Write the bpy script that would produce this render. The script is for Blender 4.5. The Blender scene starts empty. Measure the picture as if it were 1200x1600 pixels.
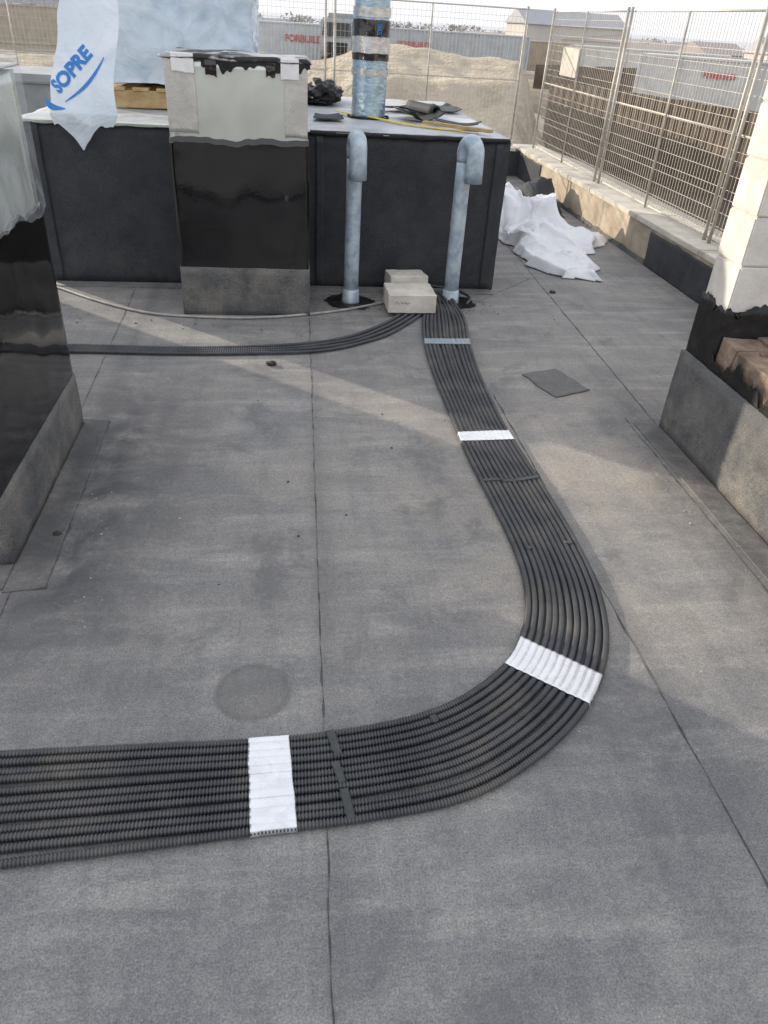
import bpy, bmesh, math, random
import numpy as np
from mathutils import Vector, Matrix, noise
random.seed(7); rng=np.random.default_rng(5)
D2R=math.radians
scene=bpy.context.scene
COL=bpy.context.collection
scene.view_settings.view_transform='Standard'
scene.view_settings.look='None'
scene.view_settings.exposure=0

# ------------------------------------------------------------------ helpers
def link(o): COL.objects.link(o); return o
def info(o,label=None,cat=None,group=None,kind=None):
    if label:o["label"]=label
    if cat:o["category"]=cat
    if group:o["group"]=group
    if kind:o["kind"]=kind
    return o
def empty(name,loc,label,cat,group=None):
    e=bpy.data.objects.new(name,None); e.location=loc; e.empty_display_size=.1; link(e)
    return info(e,label,cat,group)
def setpar(o,p):
    o.parent=p; o.matrix_parent_inverse=Matrix.Translation(-Vector(p.location))
def mesh(name,verts,faces,mat,parent=None,smooth=False):
    me=bpy.data.meshes.new(name); me.from_pydata([tuple(v) for v in verts],[],faces); me.update()
    if smooth: me.polygons.foreach_set('use_smooth',[True]*len(me.polygons))
    o=bpy.data.objects.new(name,me); link(o)
    if mat: me.materials.append(mat)
    if parent: setpar(o,parent)
    return o
def from_bm(name,bm,mat,parent=None,smooth=False):
    me=bpy.data.meshes.new(name); bm.normal_update(); bm.to_mesh(me); bm.free()
    if smooth: me.polygons.foreach_set('use_smooth',[True]*len(me.polygons))
    o=bpy.data.objects.new(name,me); link(o)
    if mat: me.materials.append(mat)
    if parent: setpar(o,parent)
    return o
def addbox(bm,x0,x1,y0,y1,z0,z1,bev=0.0,seg=1,M=None):
    r=bmesh.ops.create_cube(bm,size=1)
    vs=r['verts']
    for v in vs:
        v.co=Vector((x0+(v.co.x+.5)*(x1-x0),y0+(v.co.y+.5)*(y1-y0),z0+(v.co.z+.5)*(z1-z0)))
    if bev>0:
        es=list({e for v in vs for e in v.link_edges})
        rr=bmesh.ops.bevel(bm,geom=es,offset=bev,segments=seg,affect='EDGES')
        vs=list({v for f in rr['faces'] for v in f.verts}|{v for v in vs if v.is_valid})
    if M is not None:
        for v in vs: v.co=M@v.co
    return vs
def box(name,x0,x1,y0,y1,z0,z1,mat,parent=None,bev=0.004,M=None):
    bm=bmesh.new(); addbox(bm,x0,x1,y0,y1,z0,z1,bev,2,M); return from_bm(name,bm,mat,parent)
def rough_box(name,x0,x1,y0,y1,z0,z1,mat,parent=None,step=.04,amp=.006,fs=6,smooth=True,seed=0,bev=.01,topf=None):
    bm=bmesh.new()
    nx=max(1,int((x1-x0)/step));ny=max(1,int((y1-y0)/step));nz=max(1,int((z1-z0)/step))
    def face(o,a,b,na,nb):
        g=[[bm.verts.new(o+a*(i/na)+b*(j/nb)) for j in range(nb+1)] for i in range(na+1)]
        for i in range(na):
            for j in range(nb): bm.faces.new((g[i][j],g[i+1][j],g[i+1][j+1],g[i][j+1]))
    X=Vector((x1-x0,0,0));Y=Vector((0,y1-y0,0));Z=Vector((0,0,z1-z0));O=Vector((x0,y0,z0))
    face(O,X,Z,nx,nz);face(O+Y,Z,X,nz,nx);face(O,Z,Y,nz,ny);face(O+X,Y,Z,ny,nz);face(O+Z,X,Y,nx,ny);face(O,Y,X,ny,nx)
    bmesh.ops.remove_doubles(bm,verts=bm.verts,dist=1e-5)
    bm.normal_update()
    for v in bm.verts:
        n=v.normal.copy(); p=v.co*fs+Vector((seed*7.3,seed,0))
        d=noise.noise(p)+.5*noise.noise(p*2.3)
        v.co+=n*amp*d
        if topf and v.co.z>z1-step*.6: v.co.z+=topf(v.co)
    return from_bm(name,bm,mat,parent,smooth)
def rods(name,segs,mat,parent=None,n=5):
    V=[];F=[]
    for p0,p1,r in segs:
        p0=Vector(p0);p1=Vector(p1);t=(p1-p0).normalized()
        a=t.orthogonal().normalized();b=t.cross(a);k=len(V)
        for p in (p0,p1):
            for i in range(n):
                an=2*math.pi*i/n; V.append(p+a*(r*math.cos(an))+b*(r*math.sin(an)))
        for i in range(n): F.append((k+i,k+(i+1)%n,k+n+(i+1)%n,k+n+i))
        F.append(tuple(k+i for i in range(n))[::-1]);F.append(tuple(k+n+i for i in range(n)))
    return mesh(name,V,F,mat,parent,n>6)
def tube(name,pts,rad,mat,parent=None,n=16,cap=True,smooth=True):
    pts=[Vector(p) for p in pts]; V=[];F=[]
    rs=rad if isinstance(rad,(list,tuple)) else [rad]*len(pts)
    a=None
    for i,p in enumerate(pts):
        t=(pts[min(i+1,len(pts)-1)]-pts[max(i-1,0)]).normalized()
        if a is None: a=t.orthogonal().normalized()
        a=(a-t*a.dot(t)).normalized(); b=t.cross(a)
        for k in range(n):
            an=2*math.pi*k/n; V.append(p+(a*math.cos(an)+b*math.sin(an))*rs[i])
    for i in range(len(pts)-1):
        for k in range(n): F.append((i*n+k,i*n+(k+1)%n,(i+1)*n+(k+1)%n,(i+1)*n+k))
    if cap: F.append(tuple(range(n))[::-1]);F.append(tuple((len(pts)-1)*n+k for k in range(n)))
    return mesh(name,V,F,mat,parent,smooth)
def catmull(P,per=12):
    P=np.array(P,float); Q=np.vstack([2*P[0]-P[1],P,2*P[-1]-P[-2]]); out=[]
    for i in range(1,len(Q)-2):
        for k in range(per):
            t=k/per
            out.append(.5*((2*Q[i])+(-Q[i-1]+Q[i+1])*t+(2*Q[i-1]-5*Q[i]+4*Q[i+1]-Q[i+2])*t*t+(-Q[i-1]+3*Q[i]-3*Q[i+1]+Q[i+2])*t**3))
    out.append(P[-1]); return np.array(out)
def sheet(name,P,nu,nv,mat,parent=None,thick=0.0,smooth=True,keep=None):
    V=[];F=[]
    for i in range(nu+1):
        for j in range(nv+1): V.append(Vector(P(i/nu,j/nv)))
    for i in range(nu):
        for j in range(nv):
            if keep and not keep((i+.5)/nu,(j+.5)/nv): continue
            F.append((i*(nv+1)+j,(i+1)*(nv+1)+j,(i+1)*(nv+1)+j+1,i*(nv+1)+j+1))
    o=mesh(name,V,F,mat,parent,smooth)
    if thick:
        m=o.modifiers.new('s','SOLIDIFY');m.thickness=thick;m.offset=0
    return o
def text_mesh(body,size,extr=0.0,cuts=0,bold=0.0):
    c=bpy.data.curves.new('t','FONT');c.body=body;c.size=size;c.extrude=extr;c.offset=bold;c.align_x='LEFT';c.resolution_u=3
    o=bpy.data.objects.new('t',c);link(o)
    dg=bpy.context.evaluated_depsgraph_get();dg.update()
    me=bpy.data.meshes.new_from_object(o.evaluated_get(dg))
    bpy.data.objects.remove(o);bpy.data.curves.remove(c)
    bm=bmesh.new();bm.from_mesh(me);bpy.data.meshes.remove(me)
    bmesh.ops.triangulate(bm,faces=bm.faces)
    for k in range(cuts):
        es=[e for e in bm.edges if e.calc_length()>size*.12]
        if es: 
            bmesh.ops.subdivide_edges(bm,edges=es,cuts=1)
            bmesh.ops.triangulate(bm,faces=bm.faces)
    return bm
def fold(x,y,seed,n=6,f=9,amp=1.0):
    r=random.Random(seed); s=0
    for k in range(n):
        th=r.uniform(0,math.pi);fr=f*r.uniform(.5,2.2);ph=r.uniform(0,6.3)
        w=noise.noise(Vector((x*2.5,y*2.5,seed+k*3.1)))*2.2
        s+=amp*(1-abs(math.sin(fr*(x*math.cos(th)+y*math.sin(th))+ph+w)))**1.6*(f/fr)
    return s/n

# ------------------------------------------------------------------ materials
def newmat(name):
    m=bpy.data.materials.new(name);m.use_nodes=True;nt=m.node_tree
    return m,nt,nt.nodes['Principled BSDF']
def N(nt,t,**k):
    n=nt.nodes.new(t)
    for a,b in k.items():
        if a in n.inputs.keys(): n.inputs[a].default_value=b
        else: setattr(n,a,b)
    return n
def L(nt,a,b): nt.links.new(a,b)
def noise_n(nt,co,scale,detail=4,rough=.55,dist=0):
    n=N(nt,'ShaderNodeTexNoise');n.inputs['Scale'].default_value=scale;n.inputs['Detail'].default_value=detail
    n.inputs['Roughness'].default_value=rough;n.inputs['Distortion'].default_value=dist;L(nt,co,n.inputs['Vector']);return n.outputs['Fac']
def ramp(nt,fac,stops):
    n=N(nt,'ShaderNodeValToRGB');cr=n.color_ramp
    while len(cr.elements)<len(stops): cr.elements.new(.5)
    for e,(p,c) in zip(cr.elements,stops):
        e.position=p;e.color=(c,c,c,1) if isinstance(c,(int,float)) else (*c,1)
    L(nt,fac,n.inputs[0]);return n.outputs[0]
def mix(nt,fac,a,b,mode='MIX'):
    n=N(nt,'ShaderNodeMix');n.data_type='RGBA';n.blend_type=mode
    for s,v in ((n.inputs[0],fac),(n.inputs[6],a),(n.inputs[7],b)):
        if isinstance(v,(int,float)): s.default_value=v
        elif isinstance(v,tuple): s.default_value=(*v,1)
        else: L(nt,v,s)
    return n.outputs[2]
def mth(nt,op,a,b=None,c=None):
    n=N(nt,'ShaderNodeMath');n.operation=op
    for i,v in enumerate((a,b,c)):
        if v is None: continue
        if isinstance(v,(int,float)): n.inputs[i].default_value=v
        else: L(nt,v,n.inputs[i])
    return n.outputs[0]
def bump(nt,bs,h,strength,dist=.01,prev=None):
    n=N(nt,'ShaderNodeBump');n.inputs['Strength'].default_value=strength;n.inputs['Distance'].default_value=dist
    L(nt,h,n.inputs['Height'])
    if prev is not None: L(nt,prev,n.inputs['Normal'])
    L(nt,n.outputs[0],bs.inputs['Normal']);return n.outputs[0]
def mat(name,c1,c2,scale=5,rough=.6,metal=0,bmp=0,bscale=40,r2=None,dirt=None,dist=0.01,spec=.5,detail=6,lo=.35,hi=.65):
    m,nt,bs=newmat(name);tc=N(nt,'ShaderNodeTexCoord').outputs['Object']
    f=noise_n(nt,tc,scale,detail,.6)
    col=ramp(nt,f,[(lo,c1),(hi,c2)])
    if dirt:
        f2=noise_n(nt,tc,scale*.35+.7,8,.7)
        col=mix(nt,ramp(nt,f2,[(.5,0.0),(.72,1.0)]),col,dirt)
    L(nt,col,bs.inputs['Base Color'])
    bs.inputs['Metallic'].default_value=metal;bs.inputs['Roughness'].default_value=rough;bs.inputs['Specular IOR Level'].default_value=spec
    if r2 is not None:
        f3=noise_n(nt,tc,scale*2.1,5,.6);L(nt,ramp(nt,f3,[(.35,rough),(.65,r2)]),bs.inputs['Roughness'])
    if bmp: bump(nt,bs,noise_n(nt,tc,bscale,5,.6),bmp,dist)
    return m
def floor_mat(name='mineral_bitumen_floor',gain=1.0):
    m,nt,bs=newmat(name);tc=N(nt,'ShaderNodeTexCoord').outputs['Object']
    sp=N(nt,'ShaderNodeSeparateXYZ');L(nt,tc,sp.inputs[0]);x,y=sp.outputs[0],sp.outputs[1]
    big=noise_n(nt,tc,1.1,9,.62,.3);mid=noise_n(nt,tc,4.5,10,.70,.2)
    mp=N(nt,'ShaderNodeMapping');mp.inputs['Scale'].default_value=(1.0,5.5,1);L(nt,tc,mp.inputs[0])
    st=noise_n(nt,mp.outputs[0],1.3,8,.66,.4)
    mp2=N(nt,'ShaderNodeMapping');mp2.inputs['Scale'].default_value=(9,.8,1);L(nt,tc,mp2.inputs[0])
    st2=noise_n(nt,mp2.outputs[0],1.6,7,.64,.2)
    fine=noise_n(nt,tc,210,3,.75);fin2=noise_n(nt,tc,60,7,.8)
    col=ramp(nt,big,[(.30,(.160,.164,.171)),(.5,(.222,.222,.222)),(.70,(.298,.290,.276))])
    col=mix(nt,ramp(nt,mid,[(.36,.65),(.56,0.0)]),col,(.136,.140,.148))
    col=mix(nt,ramp(nt,st,[(.48,0.0),(.68,.60)]),col,(.380,.366,.340))
    col=mix(nt,ramp(nt,st2,[(.48,0.0),(.72,.45)]),col,(.125,.128,.136))
    dn=noise_n(nt,tc,1.7,10,.7,.4)
    gx=mth(nt,'MULTIPLY',mth(nt,'SUBTRACT',x,1.35),.62);gy=mth(nt,'MULTIPLY',mth(nt,'SUBTRACT',y,2.6),.55)
    g=mth(nt,'SQRT',mth(nt,'ADD',mth(nt,'MULTIPLY',gx,gx),mth(nt,'MULTIPLY',gy,gy)))
    patch=ramp(nt,g,[(.15,.95),(1.0,.26)])
    wy=mth(nt,'MULTIPLY',ramp(nt,mth(nt,'MULTIPLY',y,.1),[(.11,.06),(.20,.8),(.45,.7),(.62,.6)]),ramp(nt,dn,[(.36,.08),(.60,.88)]))
    col=mix(nt,mth(nt,'MULTIPLY',wy,patch),col,(.395,.345,.285))
    col=mix(nt,1.0,col,ramp(nt,fine,[(.32,.58),(.68,1.46)]),'MULTIPLY')
    col=mix(nt,1.0,col,ramp(nt,fin2,[(.3,.74),(.7,1.26)]),'MULTIPLY')
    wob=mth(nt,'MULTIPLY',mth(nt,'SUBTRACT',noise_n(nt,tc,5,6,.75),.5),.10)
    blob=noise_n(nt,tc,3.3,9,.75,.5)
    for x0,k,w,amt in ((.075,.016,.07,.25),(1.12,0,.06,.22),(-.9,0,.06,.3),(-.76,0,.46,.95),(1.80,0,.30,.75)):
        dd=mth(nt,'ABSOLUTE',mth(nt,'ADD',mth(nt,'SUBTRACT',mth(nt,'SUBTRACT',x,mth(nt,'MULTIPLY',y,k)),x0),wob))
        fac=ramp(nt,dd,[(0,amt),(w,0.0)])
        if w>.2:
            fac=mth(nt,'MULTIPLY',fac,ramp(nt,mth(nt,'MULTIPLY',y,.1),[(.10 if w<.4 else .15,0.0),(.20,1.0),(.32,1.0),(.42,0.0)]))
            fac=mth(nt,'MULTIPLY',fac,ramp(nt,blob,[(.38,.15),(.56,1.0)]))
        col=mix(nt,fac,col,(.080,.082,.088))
    cx=mth(nt,'SUBTRACT',x,-.12);cy=mth(nt,'SUBTRACT',y,1.535)
    rr=mth(nt,'SQRT',mth(nt,'ADD',mth(nt,'MULTIPLY',cx,cx),mth(nt,'MULTIPLY',cy,cy)))
    rr=mth(nt,'ADD',rr,mth(nt,'MULTIPLY',wob,.30))
    col=mix(nt,ramp(nt,rr,[(.085,.42),(.103,.62),(.118,0.0)]),col,(.102,.101,.100))
    vo=N(nt,'ShaderNodeTexVoronoi');vo.inputs['Scale'].default_value=16;L(nt,tc,vo.inputs['Vector'])
    sz=noise_n(nt,tc,3.1,4,.7)
    sp1=mth(nt,'LESS_THAN',vo.outputs['Distance'],mth(nt,'MULTIPLY',mth(nt,'MAXIMUM',mth(nt,'SUBTRACT',sz,.48),0),.45))
    col=mix(nt,mth(nt,'MULTIPLY',sp1,.35),col,(.48,.47,.45))
    sc2=noise_n(nt,tc,9,10,.8,.8)
    col=mix(nt,ramp(nt,sc2,[(.60,0.0),(.72,.5)]),col,(.46,.445,.42))
    sc3=noise_n(nt,tc,2.6,10,.78,.4)
    col=mix(nt,ramp(nt,sc3,[(.37,.50),(.47,0.0)]),col,(.110,.113,.119))
    if gain!=1: col=mix(nt,1.0,col,(gain,gain,gain),'MULTIPLY')
    L(nt,col,bs.inputs['Base Color'])
    L(nt,ramp(nt,mid,[(.35,.68),(.65,.9)]),bs.inputs['Roughness'])
    b1=bump(nt,bs,mid,.35,.012);bump(nt,bs,fine,.6,.0025,b1)
    return m
def membrane_mat(name,c1,c2,dust=None,rough=.8,stripes=True,dz=.45,da=.8):
    m,nt,bs=newmat(name);tc=N(nt,'ShaderNodeTexCoord').outputs['Object']
    mid=noise_n(nt,tc,5,9,.65,.3);fine=noise_n(nt,tc,170,3,.75)
    col=ramp(nt,mid,[(.35,c1),(.65,c2)])
    if dust:
        sp=N(nt,'ShaderNodeSeparateXYZ');L(nt,tc,sp.inputs[0])
        z=sp.outputs[2];dn=noise_n(nt,tc,4,9,.75)
        w=mth(nt,'MULTIPLY',ramp(nt,z,[(0,1.0),(dz,.12)]),ramp(nt,dn,[(.45,0.0),(.68,da)]))
        col=mix(nt,w,col,dust)
    col=mix(nt,1.0,col,ramp(nt,fine,[(.3,.5),(.7,1.6)]),'MULTIPLY')
    L(nt,col,bs.inputs['Base Color']);bs.inputs['Roughness'].default_value=rough
    h=fine
    b=bump(nt,bs,mid,.3,.015)
    if stripes:
        mp=N(nt,'ShaderNodeMapping');mp.inputs['Scale'].default_value=(1,1,30);L(nt,tc,mp.inputs[0])
        b=bump(nt,bs,noise_n(nt,mp.outputs[0],4,3,.5),.25,.004,b)
    bump(nt,bs,fine,.5,.003,b)
    return m
def foil_mat(name,base,rough=.22,wr=.5,scale=18,stretch=(1,1,1),metal=1.0,vor=.6,dark=.8):
    m,nt,bs=newmat(name);tc=N(nt,'ShaderNodeTexCoord').outputs['Object']
    mp=N(nt,'ShaderNodeMapping');mp.inputs['Scale'].default_value=stretch;L(nt,tc,mp.inputs[0])
    n1=noise_n(nt,mp.outputs[0],scale,6,.6,1.2)
    vo=N(nt,'ShaderNodeTexVoronoi');vo.feature='DISTANCE_TO_EDGE';vo.inputs['Scale'].default_value=scale*.8
    wv=N(nt,'ShaderNodeVectorMath');wv.operation='ADD';L(nt,mp.outputs[0],wv.inputs[0])
    nn=N(nt,'ShaderNodeTexNoise');nn.inputs['Scale'].default_value=scale*.7;L(nt,mp.outputs[0],nn.inputs['Vector'])
    sc=N(nt,'ShaderNodeVectorMath');sc.operation='SCALE';sc.inputs['Scale'].default_value=.12;L(nt,nn.outputs['Color'],sc.inputs[0]);L(nt,sc.outputs[0],wv.inputs[1])
    L(nt,wv.outputs[0],vo.inputs['Vector'])
    col=ramp(nt,n1,[(.3,tuple(c*dark for c in base)),(.7,base)])
    L(nt,col,bs.inputs['Base Color']);bs.inputs['Metallic'].default_value=metal
    L(nt,ramp(nt,n1,[(.3,rough),(.7,rough+.15)]),bs.inputs['Roughness'])
    b=bump(nt,bs,n1,wr,.01);bump(nt,bs,vo.outputs['Distance'],wr*vor,.01,b)
    return m

M_floor=floor_mat()
M_strip=floor_mat('flashing_floor_membrane',.78)
M_memb=membrane_mat('dark_membrane',(.021,.025,.031),(.040,.044,.051),(.10,.095,.09),.75,True,.5,.5)
M_membgrey=membrane_mat('grey_membrane',(.072,.075,.079),(.140,.139,.136),(.28,.255,.215),.85,True,.45,.75)
M_flash=membrane_mat('flashing_membrane',(.085,.088,.094),(.15,.15,.15),(.24,.22,.19),.85,False)
M_gloss=mat('glossy_bitumen',(.004,.004,.005),(.010,.009,.009),4,.03,0,.05,5,.10,spec=.85,dist=.02)
M_black=mat('black_bitumen',(.007,.007,.008),(.020,.019,.018),9,.35,0,.4,30,.6,spec=.4,dist=.01)
M_bead=mat('bitumen_bead',(.045,.045,.047),(.095,.094,.094),30,.7,0,.5,60)
M_foil=foil_mat('aluminium_foil',(.72,.76,.71),.15,.045,2.2,(1,1,1),.60,.10,.88)
M_foilr=foil_mat('crinkled_foil_tape',(.68,.67,.65),.22,.16,14,(1,1,2.5),.85,.3)
M_corner=foil_mat('foil_corner_tape',(.70,.69,.66),.18,.05,9,(1,1,2.0),.62,.3,.88)
M_bright=foil_mat('bright_foil_strip',(.92,.92,.92),.25,.10,12,(1,1,1),.45,.3,.9)
M_tape=foil_mat('aluminium_tape',(.90,.91,.94),.20,.09,16,(1,1,1),.70,.0,.80)
M_tapeblue=foil_mat('dull_tape',(.44,.50,.56),.35,.2,30,(1,1,1),.3)
M_ductfoil=foil_mat('duct_foil',(.46,.60,.70),.22,.35,12,(1,1,2.2),.75)
M_topsheet=mat('pale_top_sheet',(.38,.40,.42),(.56,.58,.60),3,.4,.2,.3,14,.6,dirt=(.20,.20,.20))
M_cap=mat('torn_cap_membrane',(.02,.02,.021),(.42,.43,.43),6,.3,.3,.5,16,.5,lo=.47,hi=.53,dirt=(.5,.5,.5))
M_cond=mat('black_conduit_plastic',(.038,.041,.048),(.068,.072,.080),6,.32,0,0,40,.46,dirt=(.145,.133,.115),spec=.6)
M_cond_dusty=mat('dusty_conduit_plastic',(.045,.050,.060),(.080,.085,.095),6,.42,0,0,40,.6,dirt=(.12,.11,.10))
M_tie=mat('black_tie',(.028,.034,.035),(.055,.062,.064),30,.45)
M_cable=mat('grey_cable',(.28,.28,.27),(.42,.41,.39),20,.5)
M_aac=mat('aerated_block',(.62,.58,.52),(.76,.73,.67),6,.9,0,.6,70,None,dirt=(.48,.42,.35),dist=.004)
M_aacd=mat('dirty_aerated_block',(.58,.54,.48),(.74,.70,.63),9,.9,0,.7,60,None,dirt=(.48,.44,.38),dist=.004)
M_brickmix=mat('broken_masonry',(.13,.095,.07),(.36,.275,.205),9,.97,0,1.0,55,None,dirt=(.06,.052,.047),dist=.006,spec=.15)
M_pipe=mat('galvanised_grey_pipe',(.32,.41,.49),(.51,.59,.66),16,.34,.2,.15,60,.5,dirt=(.64,.68,.70),lo=.40,hi=.60)
M_wire=mat('galvanised_wire',(.50,.47,.41),(.66,.62,.55),12,.5,.15)
M_rust=mat('weathered_post',(.38,.36,.32),(.54,.51,.45),18,.55,.3,dirt=(.32,.25,.18))
M_conc=mat('parapet_coping',(.50,.47,.40),(.64,.60,.52),5,.9,0,.5,50,None,dirt=(.32,.29,.25),dist=.004)
M_parw=mat('parapet_block_face',(.38,.31,.23),(.54,.46,.35),4,.9,0,.6,30,None,dirt=(.22,.19,.16),dist=.006)
M_wood=mat('pallet_wood',(.38,.26,.12),(.54,.39,.20),14,.8,0,.3,40)
M_yellow=mat('yellow_strap',(.78,.55,.02),(.88,.66,.05),20,.45)
M_blue=mat('blue_print',(.015,.17,.52),(.02,.21,.60),20,.4)
M_red=mat('red_print',(.55,.12,.12),(.60,.20,.19),.6,.5)
M_metalbox=mat('grey_sheet_metal',(.30,.32,.33),(.40,.42,.43),6,.4,.5)
M_tyre=mat('rubber',(.02,.02,.02),(.04,.04,.04),10,.8)
M_glass=mat('dark_glass',(.02,.025,.03),(.04,.045,.05),5,.1)
M_dirt=mat('dark_debris',(.025,.022,.018),(.09,.075,.055),40,.95,0,.8,80,dist=.006)
M_chip=mat('pale_chips',(.30,.29,.27),(.48,.46,.43),30,.9)
def plastic_mat(name,c1,c2,rough=.25,alpha=1.0,bs1=.5):
    m,nt,bs=newmat(name);tc=N(nt,'ShaderNodeTexCoord').outputs['Object']
    n1=noise_n(nt,tc,4,5,.6,.8);n2=noise_n(nt,tc,22,4,.6,1.5)
    L(nt,ramp(nt,n1,[(.35,c1),(.65,c2)]),bs.inputs['Base Color'])
    bs.inputs['Roughness'].default_value=rough;bs.inputs['Specular IOR Level'].default_value=.6
    if alpha<1:
        L(nt,ramp(nt,n1,[(.40,alpha*.6),(.64,min(1,alpha*2.0))]),bs.inputs['Alpha'])
    b=bump(nt,bs,n1,bs1,.04);bump(nt,bs,n2,bs1*.7,.012,b)
    return m
M_wrap=plastic_mat('blue_white_wrap',(.46,.57,.68),(.66,.73,.80),.2)
M_bag=plastic_mat('white_bag_film',(.60,.68,.76),(.74,.79,.84),.3)
M_white=plastic_mat('white_sheeting',(.70,.73,.77),(.80,.81,.84),.32,1.0,.25)
M_film=plastic_mat('clear_film',(.72,.78,.82),(.86,.89,.91),.07,.17,.30)
M_sand=mat('spoil_sand',(.44,.38,.29),(.56,.49,.38),.8,.95,0,.8,3,None,dirt=(.34,.29,.215),dist=.3)
M_hoard=mat('brown_hoarding',(.115,.086,.062),(.19,.145,.105),.9,.9,0,0,dirt=(.08,.064,.05))

def terrain_mat():
    m,nt,bs=newmat('site_ground');tc=N(nt,'ShaderNodeTexCoord').outputs['Object']
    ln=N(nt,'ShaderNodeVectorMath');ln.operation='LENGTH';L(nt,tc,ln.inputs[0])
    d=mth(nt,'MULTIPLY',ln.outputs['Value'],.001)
    n1=noise_n(nt,tc,.35,8,.65,.5);n2=noise_n(nt,tc,2.5,8,.7);n3=noise_n(nt,tc,.02,6,.6,.5)
    near=ramp(nt,n1,[(.35,(.070,.054,.040)),(.65,(.15,.117,.082))])
    near=mix(nt,ramp(nt,n2,[(.4,0.0),(.7,.6)]),near,(.20,.16,.112))
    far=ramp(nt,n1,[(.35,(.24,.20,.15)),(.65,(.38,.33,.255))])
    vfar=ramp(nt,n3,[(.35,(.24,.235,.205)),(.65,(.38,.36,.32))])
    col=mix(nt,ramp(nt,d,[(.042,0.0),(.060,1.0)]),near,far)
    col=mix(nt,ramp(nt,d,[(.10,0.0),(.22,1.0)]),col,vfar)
    col=mix(nt,ramp(nt,d,[(.2,0.0),(1.0,.95)]),col,(.56,.58,.62))  # distance haze painted into the ground colour
    L(nt,col,bs.inputs['Base Color']);bs.inputs['Roughness'].default_value=.95
    bump(nt,bs,n2,.6,.15)
    return m
M_terr=terrain_mat()

# ------------------------------------------------------------------ roof
bm=bmesh.new();addbox(bm,-9,3.42,-3,10.86,-4.2,-.30)
from_bm('building_body',bm,M_parw); info(bpy.data.objects['building_body'],'beige block building standing under the flat roof','building')
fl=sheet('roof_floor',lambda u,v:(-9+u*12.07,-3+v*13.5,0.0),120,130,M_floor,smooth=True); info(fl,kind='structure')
bm=bmesh.new();addbox(bm,-8.99,3.06,-2.99,10.49,-.29,-.03);o=from_bm('roof_slab',bm,M_flash);info(o,kind='structure')

def seam(pts,w,name='roof_seam',h=.003):
    P=catmull(pts,30);V=[];F=[]
    for i,p in enumerate(P):
        t=P[min(i+1,len(P)-1)]-P[max(i-1,0)];t/=np.linalg.norm(t);n=np.array((-t[1],t[0]))
        s=noise.noise(Vector((p[0]*9,p[1]*9,3)))*.005
        ww=w*max(.06,.25+1.2*noise.noise(Vector((p[0]*17,p[1]*17,9))))
        for k,(o_,z) in enumerate(((-ww,.0012),(-ww*.4,h),(ww*.4,h),(ww,.0012))):
            q=p+n*(o_+s);V.append((q[0],q[1],z))
    for i in range(len(P)-1):
        for k in range(3): F.append((i*4+k,i*4+k+1,(i+1)*4+k+1,(i+1)*4+k))
    o=mesh(name,V,F,M_bead,None,True);return info(o,kind='structure')
def line(a,b,n=8): return [(a[0]+(b[0]-a[0])*i/n,a[1]+(b[1]-a[1])*i/n) for i in range(n+1)]
seam(line((.045,-.5),(.135,4.75),14),.0042)
seam(line((1.105,-.5),(1.09,3.6),10),.0052)
seam(line((1.86,3.25),(1.97,6.2),8)+line((1.98,6.5),(2.0,10.4),6),.0062)
seam(line((-.90,-.5),(-.93,2.03),6),.004)
seam(line((-1.0,3.28),(-1.05,5.3),5),.004)
seam(line((1.70,1.2),(1.72,3.3),5),.005)
seam(line((1.2,5.0),(1.9,5.75),4),.004)

def flat_patch(name,cs,z0,z1,m,label,cat,kind=None,n=14,amp=.003,ew=.010):
    c=[Vector((x,y,0)) for x,y in cs]
    def P(u,v):
        p=c[0].lerp(c[1],u).lerp(c[3].lerp(c[2],u),v)
        w=noise.noise(Vector((p.x*9,p.y*9,1)))*amp
        e=ew*noise.noise(Vector((p.x*12,p.y*12,5)))
        return (p.x+e,p.y+e,z0+(z1-z0)*.5+abs(w))
    o=sheet(name,P,n,n,m,thick=(z1-z0)*.8)
    info(o,label,cat,kind=kind);return o
M_patch=membrane_mat('patch_membrane',(.115,.115,.115),(.165,.163,.158),None,.85,False)
flat_patch('membrane_offcut',[(1.32,3.85),(1.54,3.93),(1.65,3.64),(1.42,3.54)],.001,.007,M_patch,'square grey bitumen membrane offcut lying flat on roof','membrane offcut')
flat_patch('flashing_strip',[(-.958,2.02),(-.825,2.04),(-.845,3.27),(-.958,3.29)],.001,.005,M_strip,'dark bitumen flashing strip along chimney foot','flashing',amp=.0008,ew=.004)
flat_patch('flashing_strip.001',[(-2.3,2.03),(-.96,2.04),(-.96,2.175),(-2.3,2.175)],.001,.005,M_strip,'dark bitumen flashing strip along chimney foot','flashing',amp=.0008,ew=.004)
flat_patch('flashing_strip.002',[(1.735,1.0),(1.868,1.0),(1.868,3.24),(1.74,3.24)],.001,.004,M_strip,'grey bitumen flashing strip along wall upstand','flashing',amp=.0006,ew=.004)
flat_patch('flashing_strip.003',[(-1.6,5.33),(1.5,5.33),(1.5,5.448),(-1.6,5.448)],.001,.005,M_strip,'dark bitumen flashing strip along block foot','flashing',amp=.001)
seam(line((-.825,2.04),(-.845,3.27),8),.009)
seam(line((-.845,3.275),(-1.0,3.29),4)+[],.009)
seam(line((-2.2,2.025),(-.82,2.035),8),.009)

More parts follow.
